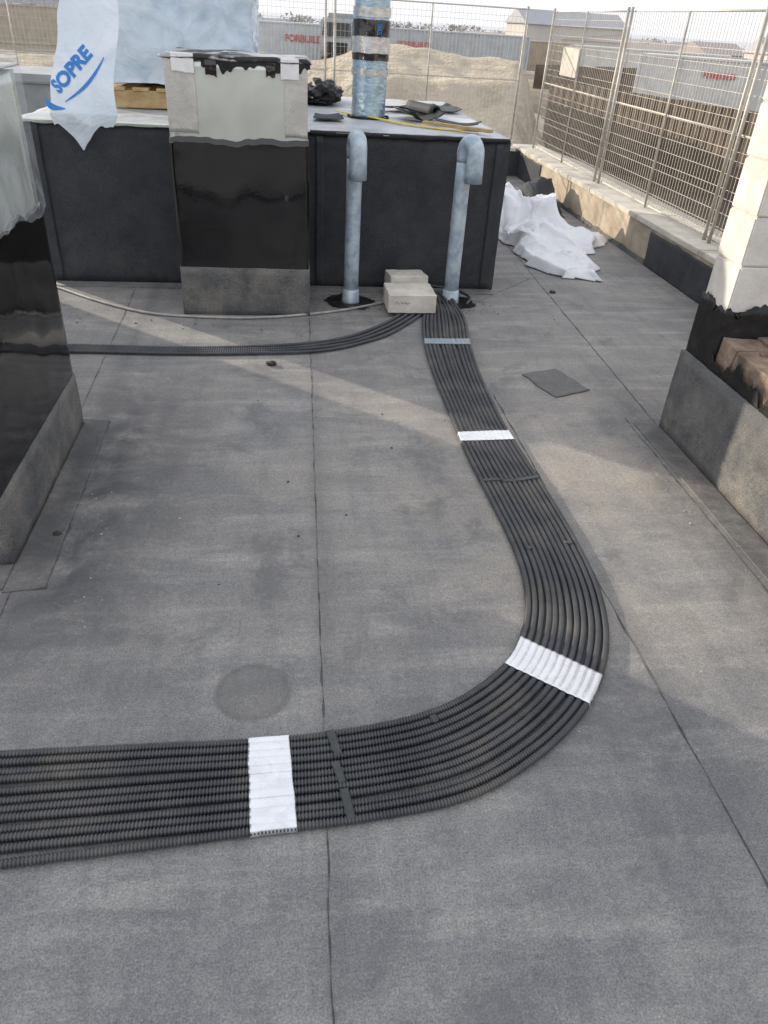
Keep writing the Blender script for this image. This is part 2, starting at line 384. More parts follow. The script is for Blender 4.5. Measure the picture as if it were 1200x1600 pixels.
# ------------------------------------------------------------------ chimneys
def wavy_coat(name,x0,x1,y0,y1,z0,ztop,mat_,parent,seed,off=.006,amp=.03):
    cor=[(x0-off,y0-off),(x1+off,y0-off),(x1+off,y1+off),(x0-off,y1+off),(x0-off,y0-off)]
    per=[]
    for a,b in zip(cor[:-1],cor[1:]):
        n=max(2,int(math.dist(a,b)/.02))
        per+=[(a[0]+(b[0]-a[0])*i/n,a[1]+(b[1]-a[1])*i/n) for i in range(n)]
    V=[];F=[];nz=24;m=len(per)
    for (x,y) in per:
        top=ztop+amp*noise.noise(Vector((x*5,y*5,seed)))+amp*.5*noise.noise(Vector((x*16,y*16,seed+4)))
        for k in range(nz+1):
            z=z0+(top-z0)*k/nz
            w=.0022*noise.noise(Vector((x*7,y*7,z*5+seed)))
            fx=1 if x>(x0+x1)/2 else -1;fy=1 if y>(y0+y1)/2 else -1
            V.append((x+fx*w,y+fy*w,z))
        V.append((x-( off*.8 if abs(x-(x1+off))<1e-6 else -off*.8 if abs(x-(x0-off))<1e-6 else 0),
                  y-( off*.8 if abs(y-(y1+off))<1e-6 else -off*.8 if abs(y-(y0-off))<1e-6 else 0),top+.002))
    s=nz+2
    for i in range(m):
        j=(i+1)%m
        for k in range(nz+1): F.append((i*s+k,j*s+k,j*s+k+1,i*s+k+1))
    return mesh(name,V,F,mat_,parent,True)
def chimney(x0,x1,y0,y1,hc,hb,ht,label,seed):
    e=empty('ventilation_chimney',((x0+x1)/2,(y0+y1)/2,0),label,'chimney','foil clad ventilation chimneys on the roof')
    rough_box('insulation_foil',x0+.012,x1-.012,y0+.012,y1-.012,hc-.02,ht,M_foil,e,.05,.0015,3,True,seed)
    rough_box('base_upstand',x0,x1,y0-.004,y1,-.01,hc,M_membgrey,e,.04,.004,5,True,seed+1)
    wavy_coat('bitumen_coating',x0+.012,x1-.012,y0+.012,y1-.012,hc-.03,hb,M_gloss,e,seed,.007,.028)
    return e
c1=chimney(-.665,.14,4.8,5.425,.30,1.03,1.43,'boxy foil chimney added out of view to shade the roof',3)
def capP(u,v):
    x=-.676+u*.828;y=4.793+v*.64
    e=max(0,max(abs(u-.5),abs(v-.5))*2-.95)*.45
    return (x+.004*noise.noise(Vector((x*8,y*8,0))),y+.006*noise.noise(Vector((x*9,y*6,2))),1.438+.010*fold(x,y,11,5,14)+.010*noise.noise(Vector((x*5,y*5,3)))-e)
sheet('cap_sheet',capP,60,40,M_cap,c1,.003)
def drape(name,x0,x1,zt,zb,y,m,parent,seed,amp=.006,jag=.03,nu=40,nv=20):
    def P(u,v):
        x=x0+(x1-x0)*u
        b=zb+jag*noise.noise(Vector((x*11,seed,0)))+jag*.6*noise.noise(Vector((x*40,seed,4)))
        z=zt+(b-zt)*v
        return (x+.0015*noise.noise(Vector((seed,z*12,0))),y-amp*(.3+fold(x*1.3,z*1.3,seed,5,30)),z)
    return sheet(name,P,nu,nv,m,parent,.0008)
YF=4.807
drape('foil_tape',-.653,-.49,1.43,1.055,YF,M_corner,c1,25,.0003,.010)
drape('foil_tape',-.00,.126,1.43,1.05,YF,M_corner,c1,26,.0003,.008)
drape('torn_membrane_band',-.665,-.44,1.432,1.412,YF-.005,M_black,c1,21,.002,.012)
drape('torn_membrane_band',-.45,.143,1.432,1.385,YF-.006,M_black,c1,22,.002,.045,90)
drape('torn_membrane_flap',-.43,-.37,1.42,1.335,YF-.008,M_gloss,c1,23,.003,.03)
drape('torn_membrane_flap',-.10,-.05,1.42,1.35,YF-.008,M_gloss,c1,33,.003,.03)
drape('foil_tape',-.02,.08,1.443,1.34,YF-.011,M_bright,c1,27,.0008,.008)
drape('foil_tape',-.61,-.49,1.443,1.35,YF-.011,M_bright,c1,28,.0008,.008)

c2=chimney(-2.35,-.96,2.18,3.26,.25,.98,1.43,'boxy ventilation chimney with glossy black coating and foil top',9)
sheet('cap_sheet',lambda u,v:(-2.36+u*1.405,2.175+v*1.09,1.44+.016*fold(-2.38+u*1.42,2.16+v*1.12,12,5,10)),50,40,M_topsheet,c2,.004)
fe=empty('plastic_film',(-.97,2.7,.9),'crumpled clear plastic film hanging over chimney foil top','plastic film')
def film1(u,v):
    y=2.15+u*1.13
    zb=.99+.05*noise.noise(Vector((y*3,0,1)))+.02*noise.noise(Vector((y*9,3,1)))-.04*u
    z=1.49+(zb-1.49)*v
    return (-.962+.022*fold(y*1.1,z*.45,31,4,6)+.004*v,y+.006*noise.noise(Vector((z*5,0,2))),z)
sheet('film_side',film1,110,60,M_film,fe)
sheet('film_top',lambda u,v:(-1.9+u*.95,2.15+v*1.13,1.465+.03*fold(-1.9+u*.94,2.14+v*1.16,33,5,8)),60,60,M_film,fe)
c3=chimney(-4.02,-3.42,5.74,6.69,.30,1.1,1.66,'boxy foil chimney added out of view to shade the roof',15)  # added outside the view, sized so its shadow borders the sunlit band

# ------------------------------------------------------------------ big clad block
blk=empty('roof_plinth',(0,6.8,0),'large low plinth clad in black bitumen membrane with pale top','plinth')
rough_box('membrane_cladding',-1.65,1.52,5.45,8.1,-.01,1.0,M_memb,blk,.06,.006,3,True,2)
def topP(u,v):
    x=-1.66+u*3.19;y=5.44+v*2.67
    ex=.02*noise.noise(Vector((x*6,y*6,7)))
    return (x+(ex if u in (0,1) else 0),y+(ex if v in(0,1) else 0),1.012+.006*noise.noise(Vector((x*3,y*3,2)))+.005*fold(x,y,41,4,8))
sheet('top_sheet',topP,110,90,M_topsheet,blk,.004)
def rimP(x0,x1,seed,wid=.03):
    def P(u,v):
        x=x0+(x1-x0)*u;w=wid*(1+.8*noise.noise(Vector((x*9,seed,0)))+.5*noise.noise(Vector((x*31,seed,0))))
        if v<.5: return (x,5.437+.004*noise.noise(Vector((x*9,seed,0)))+w*(1-2*v),1.021)
        return (x,5.434+.004*noise.noise(Vector((x*9,seed,0))),1.019-(v-.5)*2*(.02+.02*abs(noise.noise(Vector((x*5,seed,2))))))
    return P
sheet('edge_strip',rimP(-1.64,-.66,3,.02),60,6,M_foil,blk,.002)
sheet('edge_strip',rimP(.16,1.51,5,.03),80,6,M_black,blk,.002)
for x in (-1.60,-.70,.20,1.42):
    def P(u,v,x=x): return (x+.05*u+.004*noise.noise(Vector((v*9,x,0))),5.438+.003*noise.noise(Vector((v*7,u,x))),.02+.97*v)
    sheet('lap_joint',P,4,24,M_memb,blk,.003)
def slab_piece(name,cs,z,m,label,cat,curl=0,seed=0,th=.005):
    c=[Vector((x,y,0)) for x,y in cs]
    def P(u,v):
        p=c[0].lerp(c[1],u).lerp(c[3].lerp(c[2],u),v)
        return (p.x+.02*noise.noise(Vector((p.x*9,p.y*9,seed))),p.y+.02*noise.noise(Vector((p.x*9,p.y*9,seed+5))),z+curl*(abs(u-.5)*2)**2.2+.01*noise.noise(Vector((p.x*8,p.y*8,seed)))+.004)
    o=sheet(name,P,18,14,m,None,th);info(o,label,cat);return o
slab_piece('membrane_scrap',[(.85,6.6),(1.15,6.7),(1.2,6.3),(.95,6.2)],1.03,M_black,'curled black membrane scrap on plinth top','membrane scrap',.05,1)
slab_piece('membrane_scrap.001',[(1.12,6.25),(1.45,6.1),(1.4,5.95),(1.1,6.08)],1.03,M_memb,'narrow black membrane scrap on plinth top','membrane scrap',.02,2)
slab_piece('membrane_scrap.002',[(.75,6.9),(1.1,7.3),(1.3,7.2),(1.0,6.8)],1.03,M_memb,'flat black membrane scrap on plinth top','membrane scrap',.03,3)
slab_piece('membrane_scrap.003',[(.18,7.2),(.5,7.4),(.45,7.9),(.15,7.8)],1.03,M_black,'crumpled black membrane scrap on plinth top','membrane scrap',.10,4)
slab_piece('membrane_scrap.004',[(.20,5.95),(.42,6.05),(.40,6.3),(.22,6.25)],1.03,M_memb,'small black membrane scrap on plinth top','membrane scrap',.01,6)
slab_piece('membrane_scrap.005',[(1.25,6.9),(1.5,7.0),(1.45,7.5),(1.3,7.4)],1.03,M_black,'torn black membrane strip on plinth top','membrane scrap',.02,8)
def rollP(u,v):
    an=u*2*math.pi*1.6;r=.032+.009*u
    c=Vector((1.17,6.45,1.075)).lerp(Vector((1.02,6.85,1.075)),v)
    ax=Vector((.94,.34,0))
    return c+ax*(r*math.cos(an))+Vector((0,0,1))*(r*math.sin(an))
o=sheet('membrane_roll',rollP,40,6,M_memb,None,.004);info(o,'short leftover roll of black membrane on plinth top','membrane roll')
bm=bmesh.new();bmesh.ops.create_icosphere(bm,subdivisions=5,radius=1)
for v in bm.verts:
    n=v.co.copy();k=1+.35*noise.noise(n*2.1)+.30*(1-abs(noise.noise(n*4)))+.12*(1-abs(noise.noise(n*9)))-.3
    v.co=Vector((.30+.17*n.x*k,7.3+.2*n.y*k,1.09+.10*n.z*k))
o=from_bm('rubbish_bag',bm,M_black,None,True);info(o,'crumpled black rubbish bag resting on plinth top','rubbish bag')
pts=catmull([(.40,6.62,1.035),(.46,6.45,1.04),(.55,6.40,1.03),(.66,6.26,1.035),(.78,6.12,1.03),(.90,5.97,1.03),(1.0,5.88,1.03),(1.12,5.80,1.03),(1.25,5.77,1.03),(1.36,5.75,1.03)],6)
V=[];F=[]
for i,p in enumerate(pts):
    t=pts[min(i+1,len(pts)-1)]-pts[max(i-1,0)];n=np.array((-t[1],t[0],0));n/=np.linalg.norm(n)
    V+= [tuple(p-n*.016),tuple(p+n*.016)]
    if i: F.append((2*i-2,2*i,2*i+1,2*i-1))
o=mesh('yellow_strap',V,F,M_yellow,None,True);m_=o.modifiers.new('s','SOLIDIFY');m_.thickness=.006
info(o,'yellow lashing strap lying loose on pale plinth top','strap')
def beam(name,a,b,w,h,m,label,cat):
    a=Vector(a);b=Vector(b);L_=(b-a).length;an=math.atan2(b.y-a.y,b.x-a.x)
    Mx=Matrix.Translation(a)@Matrix.Rotation(an,4,'Z')
    o=box(name,0,L_,-w/2,w/2,0,h,m,None,.003,Mx);info(o,label,cat);return o
beam('wooden_lath',(1.0,6.0,1.035),(1.42,5.62,1.035),.05,.02,M_wood,'short wooden lath lying on plinth edge','wooden lath')
beam('wooden_lath.001',(1.05,7.5,1.035),(1.25,6.95,1.035),.06,.025,M_cable,'grey weathered lath lying on plinth top','wooden lath')

# ------------------------------------------------------------------ round duct
dx,dy,dr=.635,6.42,.128
de=empty('ventilation_duct',(dx,dy,1.0),'round duct wrapped in bluish foil with black bands','duct')
def cyl_skin(name,r,z0,z1,m,amp=.004,fs=9,nz=None,seed=0):
    nz=nz or max(3,int((z1-z0)/.012))
    def P(u,v):
        an=2*math.pi*u;z=z0+(z1-z0)*v
        q=Vector((math.cos(an)*fs*.13,math.sin(an)*fs*.13,z*fs*.5+seed))
        k=r+amp*noise.noise(q*2)+amp*.6*noise.noise(q*7)
        return (dx+k*math.cos(an),dy+k*math.sin(an),z+.006*noise.noise(Vector((math.cos(an)*2,math.sin(an)*2,seed))))
    return sheet(name,P,72,nz,m,de)
cyl_skin('foil_insulation',dr,1.0,2.3,M_ductfoil,.004)
cyl_skin('black_band',dr+.009,1.545,1.645,M_gloss,.003,9,None,1)
cyl_skin('foil_tape',dr+.011,1.44,1.54,M_foilr,.003,9,None,2)
cyl_skin('black_band',dr+.010,1.395,1.44,M_gloss,.003,9,None,3)
cyl_skin('foil_tape',dr+.009,1.30,1.34,M_foilr,.003,9,None,5)
cyl_skin('foil_tape',dr+.009,1.66,1.72,M_foilr,.003,9,None,4)
cyl_skin('base_collar',dr+.03,1.0,1.03,M_black,.01,9,3,6)
bm=text_mesh('SOPRE',.055,0,2,.001)
for v in bm.verts:
    an=math.radians(-72)-(v.co.y-.02)/(dr+.01)*1.0
    v.co=Vector((dx+(dr+.0150)*math.cos(an),dy+(dr+.0150)*math.sin(an),1.555+v.co.x*.45))
from_bm('print_lettering',bm,M_blue,de)

# ------------------------------------------------------------------ wrapped pallet
pe=empty('wrapped_pallet',(-.73,6.8,1.0),'tall stack wrapped in bluish white plastic on wooden pallet','wrapped pallet')
def big_wrap():
    x0,x1,y0,y1,z0,z1=-1.22,-.20,6.25,7.45,1.16,2.25
    bm=bmesh.new();st=.020
    def face(o,a,b):
        na=int(a.length/st);nb=int(b.length/st)
        g=[[bm.verts.new(o+a*(i/na)+b*(j/nb)) for j in range(nb+1)] for i in range(na+1)]
        for i in range(na):
            for j in range(nb): bm.faces.new((g[i][j],g[i+1][j],g[i+1][j+1],g[i][j+1]))
    X=Vector((x1-x0,0,0));Y=Vector((0,y1-y0,0));Z=Vector((0,0,z1-z0));O=Vector((x0,y0,z0))
    face(O,X,Z);face(O+Y,Z,X);face(O,Z,Y);face(O+X,Y,Z);face(O+Z,X,Y);face(O,Y,X)
    bmesh.ops.remove_doubles(bm,verts=bm.verts,dist=1e-5);bm.normal_update()
    for v in bm.verts:
        n=v.normal.copy()
        a=v.co.x+v.co.y;b=v.co.z
        v.co+=n*(.055*fold(a,b*.8,51,6,9)+.022*fold(a,b,52,5,24)+.03*noise.noise(v.co*2.2)-.03)
    return from_bm('plastic_wrap',bm,M_wrap,pe,True)
big_wrap()
bm=bmesh.new()
for i in range(7): addbox(bm,-1.24+i*.165,-1.13+i*.165,6.22,7.45,1.13,1.15,.002)
for y in (6.23,6.75,7.33): addbox(bm,-1.24,-.14,y,y+.1,1.025,1.1305,.003)
from_bm('wooden_pallet_base',bm,M_wood,pe)

def bagY(x,z):
    base=5.405 if z<1.06 else 5.405+ (z-1.06)*.55
    return base-.045*fold(x*.9,z*.5,61,6,12)-.012*noise.noise(Vector((x*6,z*6,3)))
def bagP(u,v):
    zb=.99-.14*math.exp(-((u-.45)/.20)**2)+.03*noise.noise(Vector((u*7,0,3)))
    z=2.05+(zb-2.05)*v
    k=min(1,max(0,(1.75-z)/.8))
    xl=-1.34-.13*k+.02*noise.noise(Vector((0,z*6,1)));xr=-1.03+.02*math.sin(z*9)-.01*k
    if z<1.05: xl+=(1.05-z)*.6;xr-=(1.05-z)*.8
    x=xl+(xr-xl)*u
    return (x,bagY(x,z),z)
be=empty('plastic_bag',(-1.25,5.4,1.0),'white blue printed plastic bag hanging over plinth edge','plastic bag')
sheet('bag_film',bagP,60,110,M_bag,be)
ang=math.radians(46);ca,sa=math.cos(ang),math.sin(ang)
def onbag(bm,ox,oz):
    for v in bm.verts:
        x=ox+v.co.x*ca-v.co.y*sa;z=oz+v.co.x*sa+v.co.y*ca
        v.co=Vector((x,bagY(x,z)-.005,z))
bm=text_mesh('SOPRE',.108,0,3,.0046)
for v in bm.verts:
    x=v.co.x
    if x<.068: v.co.x=.022+(x-0)*.66
onbag(bm,-1.395,1.145);from_bm('print_lettering',bm,M_blue,be)
bm=bmesh.new();pr=None
for i in range(31):
    t=i/30;w=.003+.010*math.sin(math.pi*t)
    a=bm.verts.new((t*.34,-.036-.024*math.sin(t*3)-w,0));b=bm.verts.new((t*.34,-.036-.024*math.sin(t*3)+w*.4,0))
    if pr: bm.faces.new((pr[0],a,b,pr[1]))
    pr=(a,b)
onbag(bm,-1.375,1.145);from_bm('print_swoosh',bm,M_blue,be)
bm=bmesh.new();pr=None
for i in range(21):
    t=i/20;w=.004+.018*math.sin(math.pi*t)
    c_=Vector((-.012-.05*math.sin(t*2.2),-.06+.12*t,0))
    a=bm.verts.new(c_+Vector((-w,0,0)));b=bm.verts.new(c_+Vector((w*.6,0,0)))
    if pr: bm.faces.new((pr[0],a,b,pr[1]))
    pr=(a,b)
onbag(bm,-1.385,1.135);from_bm('print_emblem',bm,M_blue,be)

mb=empty('metal_unit',(-1.9,7.6,0),'grey sheet metal ventilation unit behind the plinth','ventilation unit')
box('casing',-2.35,-1.75,7.4,8.2,-.01,1.05,M_metalbox,mb,.01)
box('lid',-2.4,-1.70,7.35,8.25,1.052,1.12,M_metalbox,mb,.012)
box('vent_grille',-2.2,-1.9,7.385,7.398,.4,.8,M_glass,mb,.002)

# ------------------------------------------------------------------ gooseneck pipes
def gooseneck(x,y,dirx,diry,label,tilt=0):
    e=empty('gooseneck_vent_pipe',(x,y,0),label,'vent pipe','gooseneck vent pipes on the roof')
    r=.050
    tube('pipe_shaft',[(x+tilt*z,y,z) for z in (-.01,.3,.6,.80,.95)],r,M_pipe,e,28)
    R=.058;pts=[];rs=[]
    d=Vector((dirx,diry,0)).normalized();top=Vector((x+tilt*.95,y,.965))
    pts.append(top-Vector((0,0,.05)));rs.append(.0505)
    pts.append(top-Vector((0,0,.02)));rs.append(.0525)
    for i in range(17):
        an=math.pi*i/16
        pts.append(top+d*(R*(1-math.cos(an)))+Vector((0,0,R*math.sin(an)*1.15)));rs.append(.054)
    pts.append(top+d*(2*R)+Vector((0,0,-.08)));rs.append(.0555)
    pts.append(top+d*(2*R)+Vector((0,0,-.155)));rs.append(.058)
    tube('pipe_hood',pts,rs,M_pipe,e,28)
    p=pts[-1];tube('hood_mouth_shade',[p+Vector((0,0,-.001)),p+Vector((0,0,-.003))],.052,M_glass,e,24)  # dark disc on the capped end stands for the shaded hollow
    tube('pipe_socket',[(x,y,.0),(x,y,.02),(x,y,.09),(x,y,.095)],[.064,.060,.056,.051],M_pipe,e,28)
    bm=bmesh.new();bmesh.ops.create_circle(bm,cap_ends=True,segments=48,radius=1)
    for v in bm.verts:
        k=.17*(1+.25*noise.noise(v.co*1.5+Vector((x,0,0)))+.15*noise.noise(v.co*6))
        v.co=Vector((x+v.co.x*k,y+v.co.y*k*.9,.007))
    from_bm('bitumen_collar',bm,M_black,e)
    return e
gooseneck(.43,5.10,.10,-1,'bluish grey gooseneck vent pipe rising from bitumen collar',0.0)
gooseneck(1.14,5.13,.42,-1,'bluish grey gooseneck vent pipe beside the conduit bundle',0.0)

# ------------------------------------------------------------------ conduits
PATHS=[]
def conduit(name,path,r,mat_,label,group,n=8,per=.0088):
    P=np.array(path,float);d=np.linalg.norm(np.diff(P,axis=0),axis=1);s=np.concatenate([[0],np.cumsum(d)])
    tot=s[-1];k=int(tot/per)
    dn=np.arange(0,tot,.004);PATHS.append((np.stack([np.interp(dn,s,P[:,j]) for j in range(3)],1),r))
    base=np.arange(k)*per
    S=(base[:,None]+np.array([0,.48,.58,.90])[None,:]*per).ravel()
    Rr=np.tile(np.array([r,r,r*.70,r*.70]),k)
    C=np.stack([np.interp(S,s,P[:,j]) for j in range(3)],1)
    T=np.gradient(C,axis=0);T/=np.linalg.norm(T,axis=1)[:,None]+1e-12
    ker=np.ones(9)/9
    T=np.stack([np.convolve(np.pad(T[:,j],4,'edge'),ker,'valid') for j in range(3)],1);T/=np.linalg.norm(T,axis=1)[:,None]
    A=np.cross(T,np.array([0,0,1.0]));A/=np.linalg.norm(A,axis=1)[:,None]
    B=np.cross(A,T)
    an=np.arange(n)*2*math.pi/n+.2
    V=(C[:,None,:]+Rr[:,None,None]*(np.cos(an)[None,:,None]*A[:,None,:]+np.sin(an)[None,:,None]*B[:,None,:])).reshape(-1,3)
    m=len(C);i=np.arange(m-1)[:,None];q=np.arange(n)[None,:];q2=(q+1)%n
    Fc=np.stack([i*n+q,i*n+q2,(i+1)*n+q2,(i+1)*n+q],-1).reshape(-1,4)
    me=bpy.data.meshes.new(name);me.vertices.add(len(V));me.vertices.foreach_set('co',V.ravel())
    me.loops.add(Fc.size);me.loops.foreach_set('vertex_index',Fc.ravel().astype(np.int32))
    me.polygons.add(len(Fc));me.polygons.foreach_set('loop_start',(np.arange(len(Fc))*4).astype(np.int32))
    me.update(calc_edges=True);me.validate()
    o=bpy.data.objects.new(name,me);link(o);me.materials.append(mat_)
    return info(o,label,'conduit',group)
IN=[(-2.6,1.38),(-1.9,1.37),(-1.2,1.36),(-.76,1.36),(-.40,1.36),(-.12,1.36),(.10,1.37),(.32,1.405),(.48,1.47),(.64,1.59),(.73,1.72),(.79,1.88),(.82,2.06),(.825,2.25),(.815,2.48),(.795,2.91),(.795,3.2),(.795,3.5),(.795,3.9),(.82,4.35),(.87,4.7),(.94,4.98),(.985,5.2),(1.0,5.33)]
OUT=[(-2.6,1.0),(-1.9,1.00),(-1.2,1.015),(-.76,1.035),(-.40,1.05),(-.10,1.065),(.20,1.085),(.45,1.13),(.64,1.225),(.81,1.36),(.93,1.51),(1.025,1.70),(1.08,1.93),(1.095,2.2),(1.09,2.48),(1.068,2.93),(1.055,3.2),(1.06,3.5),(1.082,3.9),(1.125,4.35),(1.175,4.7),(1.165,4.98),(1.11,5.2),(1.05,5.33)]
IC=catmull(IN,14);OC=catmull(OUT,14)
NS=len(IC)
NC=12;R_C=.0114
for i in range(NC):
    u=(i+.5)/NC
    path=[]
    r1=random.Random(100+i)
    ph=r1.uniform(0,50)
    for k in range(NS):
        t=k/(NS-1);a=IC[k];b=OC[k];w=np.linalg.norm(b-a)
        slack=max(0,w-NC*2*R_C*.97)
        uu=u+(slack/w)*.18*noise.noise(Vector((t*9,i*1.7,ph*.1)))+.0025*noise.noise(Vector((t*25,i*3.7,1)))
        gcen=((i//4)*4+2)/NC
        bl=.30*min(1,slack/.04)*(0.5+0.5*math.sin(t*9+1.0))
        uu=uu+(gcen-uu)*bl*.35
        if i==NC-1 and t<.22: uu+=(.22-t)*.55
        p=a+(b-a)*uu
        z=R_C+.001
        if t>.86:
            q=(t-.86)/.14; z+= .018*(i%3)*min(1,q*1.6)*(1 if t>.92 else .4)
            if t>.955: z-= ((t-.955)/.045)**2*.07
        z+=.0012*abs(noise.noise(Vector((t*30,i,2))))
        path.append((p[0],p[1],z))
    conduit('corrugated_conduit',path,R_C,M_cond,'black corrugated conduit curving along the roof in bundle','main bundle of corrugated conduits')
I2=[(-2.6,4.235),(-1.9,4.225),(-1.23,4.215),(-.73,4.19),(-.19,4.23),(.19,4.325),(.43,4.46),(.61,4.67),(.76,4.88),(.90,5.10),(1.0,5.30)]
O2=[(-2.6,4.10),(-1.9,4.10),(-1.21,4.10),(-.55,4.085),(-.01,4.105),(.22,4.155),(.42,4.255),(.62,4.42),(.84,4.72),(.98,5.02),(1.04,5.28)]
A2=catmull(I2,14);B2=catmull(O2,14)
for i in range(4):
    path=[]
    for k in range(len(A2)):
        t=k/(len(A2)-1);uu=(i+.5)/4+.06*noise.noise(Vector((t*9,i*2.2,4)))
        p=A2[k]+(B2[k]-A2[k])*uu;z=R_C+.002
        if t>.9: z+=.004*i
        if t>.96: z-=((t-.96)/.04)**2*.07
        path.append((p[0],p[1],z))
    conduit('corrugated_conduit',path,.0112,M_cond_dusty,'black corrugated conduit crossing towards the plinth corner','side bundle of corrugated conduits',8,.013)
tp=catmull([(-2.4,5.75),(-1.9,5.5),(-1.58,5.29),(-1.25,5.01),(-.9,4.79),(-.53,4.72),(-.13,4.735),(.3,4.87),(.62,5.05),(.85,5.18),(1.0,5.3)],10)
o=tube('thin_cable',[(p[0],p[1],.010) for p in tp],.0085,M_cable,None,8);info(o,'thin pale grey cable snaking along the plinth foot','cable')
lp=catmull([(1.22,4.95),(1.27,5.1),(1.2,5.28),(1.1,5.33),(1.0,5.35),(.9,5.3)],8)
o=tube('thin_cable.001',[(p[0],p[1],.05) for p in lp],.010,M_tie,None,8);info(o,'black cable loop arching around the vent pipe foot','cable')

MAINP=PATHS[:NC]
def over_tape(name,A,B,C,D,m,label,cat,seed=0,group=None,nu=150,nv=20,th=.0004,lift=.0009,sag=14.0,wr=.0007):
    """thin band that rests on the conduits: its height follows the pipes beneath it,
    and it stops just past the outermost pipes"""
    A,B,C,D=[Vector((*p,0)) for p in (A,B,C,D)]
    cx=(A.x+B.x+C.x+D.x)/4;cy=(A.y+B.y+C.y+D.y)/4
    near=[(q[(abs(q[:,0]-cx)<.28)&(abs(q[:,1]-cy)<.28)],r) for q,r in MAINP]
    def hh(p):
        best=-1;dm=9
        for q,r in near:
            if len(q)==0: continue
            d2=(q[:,0]-p.x)**2+(q[:,1]-p.y)**2;k=int(np.argmin(d2));d=float(d2[k]);dm=min(dm,math.sqrt(d))
            h=q[k,2]+r-sag*d if d<.00024 else q[k,2]+r-sag*.00024-(math.sqrt(d)-.0155)*2.2
            best=max(best,h)
        return best,dm
    def lims(v):
        a=A.lerp(B,v);b=D.lerp(C,v);u0=0.0;u1=1.0
        while u0<.3 and hh(a.lerp(b,u0))[1]>.0122: u0+=.004
        while u1>.7 and hh(a.lerp(b,u1))[1]>.0122: u1-=.004
        return u0,u1
    cache={}
    def P(u,v):
        if v not in cache: cache[v]=lims(v)
        u0,u1=cache[v]
        a=A.lerp(B,v);b=D.lerp(C,v)
        p=a.lerp(b,u0+(u1-u0)*u)
        p=p+(B-A).normalized()*(.0025*noise.noise(Vector((u*5,seed,v))))
        best,_=hh(p)
        e=min(u,1-u)*(u1-u0)*(A-D).length
        crease=wr*(fold(u*3.0,v*.8,seed+40,4,7))
        zz=max(.0035,best+lift)+crease
        if e<.006: zz=.006+(zz-.006)*math.sin(math.pi/2*max(0,e)/.006)
        return (p.x,p.y,zz)
    o=sheet(name,P,nu,nv,m,None,th);info(o,label,cat,group);return o
TG='aluminium tape bands across the conduits'
over_tape('foil_tape_band',(-.130,1.385),(-.020,1.388),(.002,1.050),(-.110,1.045),M_tape,'bright aluminium tape band across the conduit bundle','tape',seed=1,group=TG)
over_tape('foil_tape_band.001',(.690,1.728),(.612,1.608),(.880,1.385),(.957,1.500),M_tape,'bright aluminium tape band across the conduit bend','tape',seed=2,group=TG)
over_tape('foil_tape_band.002',(.775,3.02),(.775,3.11),(1.085,3.13),(1.085,3.035),M_tape,'bright aluminium tape band across the conduit bundle','tape',seed=3,group=TG)
over_tape('foil_tape_band.003',(.795,4.265),(.80,4.35),(1.145,4.36),(1.14,4.265),M_tapeblue,'dull bluish tape band near the bundle end','tape',seed=4,group=TG)
TB='black ties around the conduits'
def tie(a,b,w,seed,nb=4):
    a=Vector((*a,0));b=Vector((*b,0));n=(b-a).normalized().cross(Vector((0,0,1)))*w/2
    A=(a-n);B=(a+n);C=(b+n);D=(b-n)
    over_tape('cable_tie_strap',A[:2],B[:2],C[:2],D[:2],M_tie,'black strap tied around a group of conduits','strap',seed=seed,group=TB,nu=40,nv=4,th=.001,lift=.0014,sag=14,wr=0)
tie((.092,1.366),(.112,1.275),.024,1);tie((.100,1.262),(.118,1.190),.022,2);tie((.118,1.180),(.132,1.085),.024,3)
tie((.955,2.66),(1.085,2.69),.022,4);tie((.815,2.665),(.90,2.67),.02,5);tie((.90,2.655),(.95,2.66),.02,7)
tie((.87,2.17),(.90,2.175),.02,6,2);tie((.38,1.40),(.395,1.37),.02,8,2);tie((1.03,2.2),(1.07,2.2),.02,9,2)

def stone(x0,x1,y0,y1,z0,z1,rot,label,seed,tilt=0):
    o=rough_box('aerated_concrete_block',x0,x1,y0,y1,z0,z1,M_aacd,None,.02,.003,18,False,seed)
    c=Vector(((x0+x1)/2,(y0+y1)/2,z0))
    Mx=Matrix.Translation(c)@Matrix.Rotation(rot,4,'Z')@Matrix.Rotation(tilt,4,'X')@Matrix.Translation(-c)
    o.data.transform(Mx)
    b=o.modifiers.new('b','BEVEL');b.width=.004;b.limit_method='ANGLE'
    info(o,label,'concrete block','aerated concrete block offcuts');return o
st1=stone(.655,.975,4.80,5.07,.028,.15,D2R(1),'cream aerated concrete block with pencilled scribble weighing down conduits',3)
sc=catmull([(.70,.0),(.715,.012),(.725,-.004),(.74,.012),(.75,.0),(.765,.010),(.78,.0),(.80,.008)],5)
V=[];F=[]
for i,p in enumerate(sc):
    V+=[(p[0],4.7925,.092+p[1]),(p[0]+.001,4.7925,.0955+p[1])]
    if i: F.append((2*i-2,2*i,2*i+1,2*i-1))
mesh('pencil_scribble',V,F,M_tie,st1)
stone(.70,.965,5.11,5.36,.03,.17,D2R(3),'cream aerated concrete block lying behind another block',5,D2R(-6))

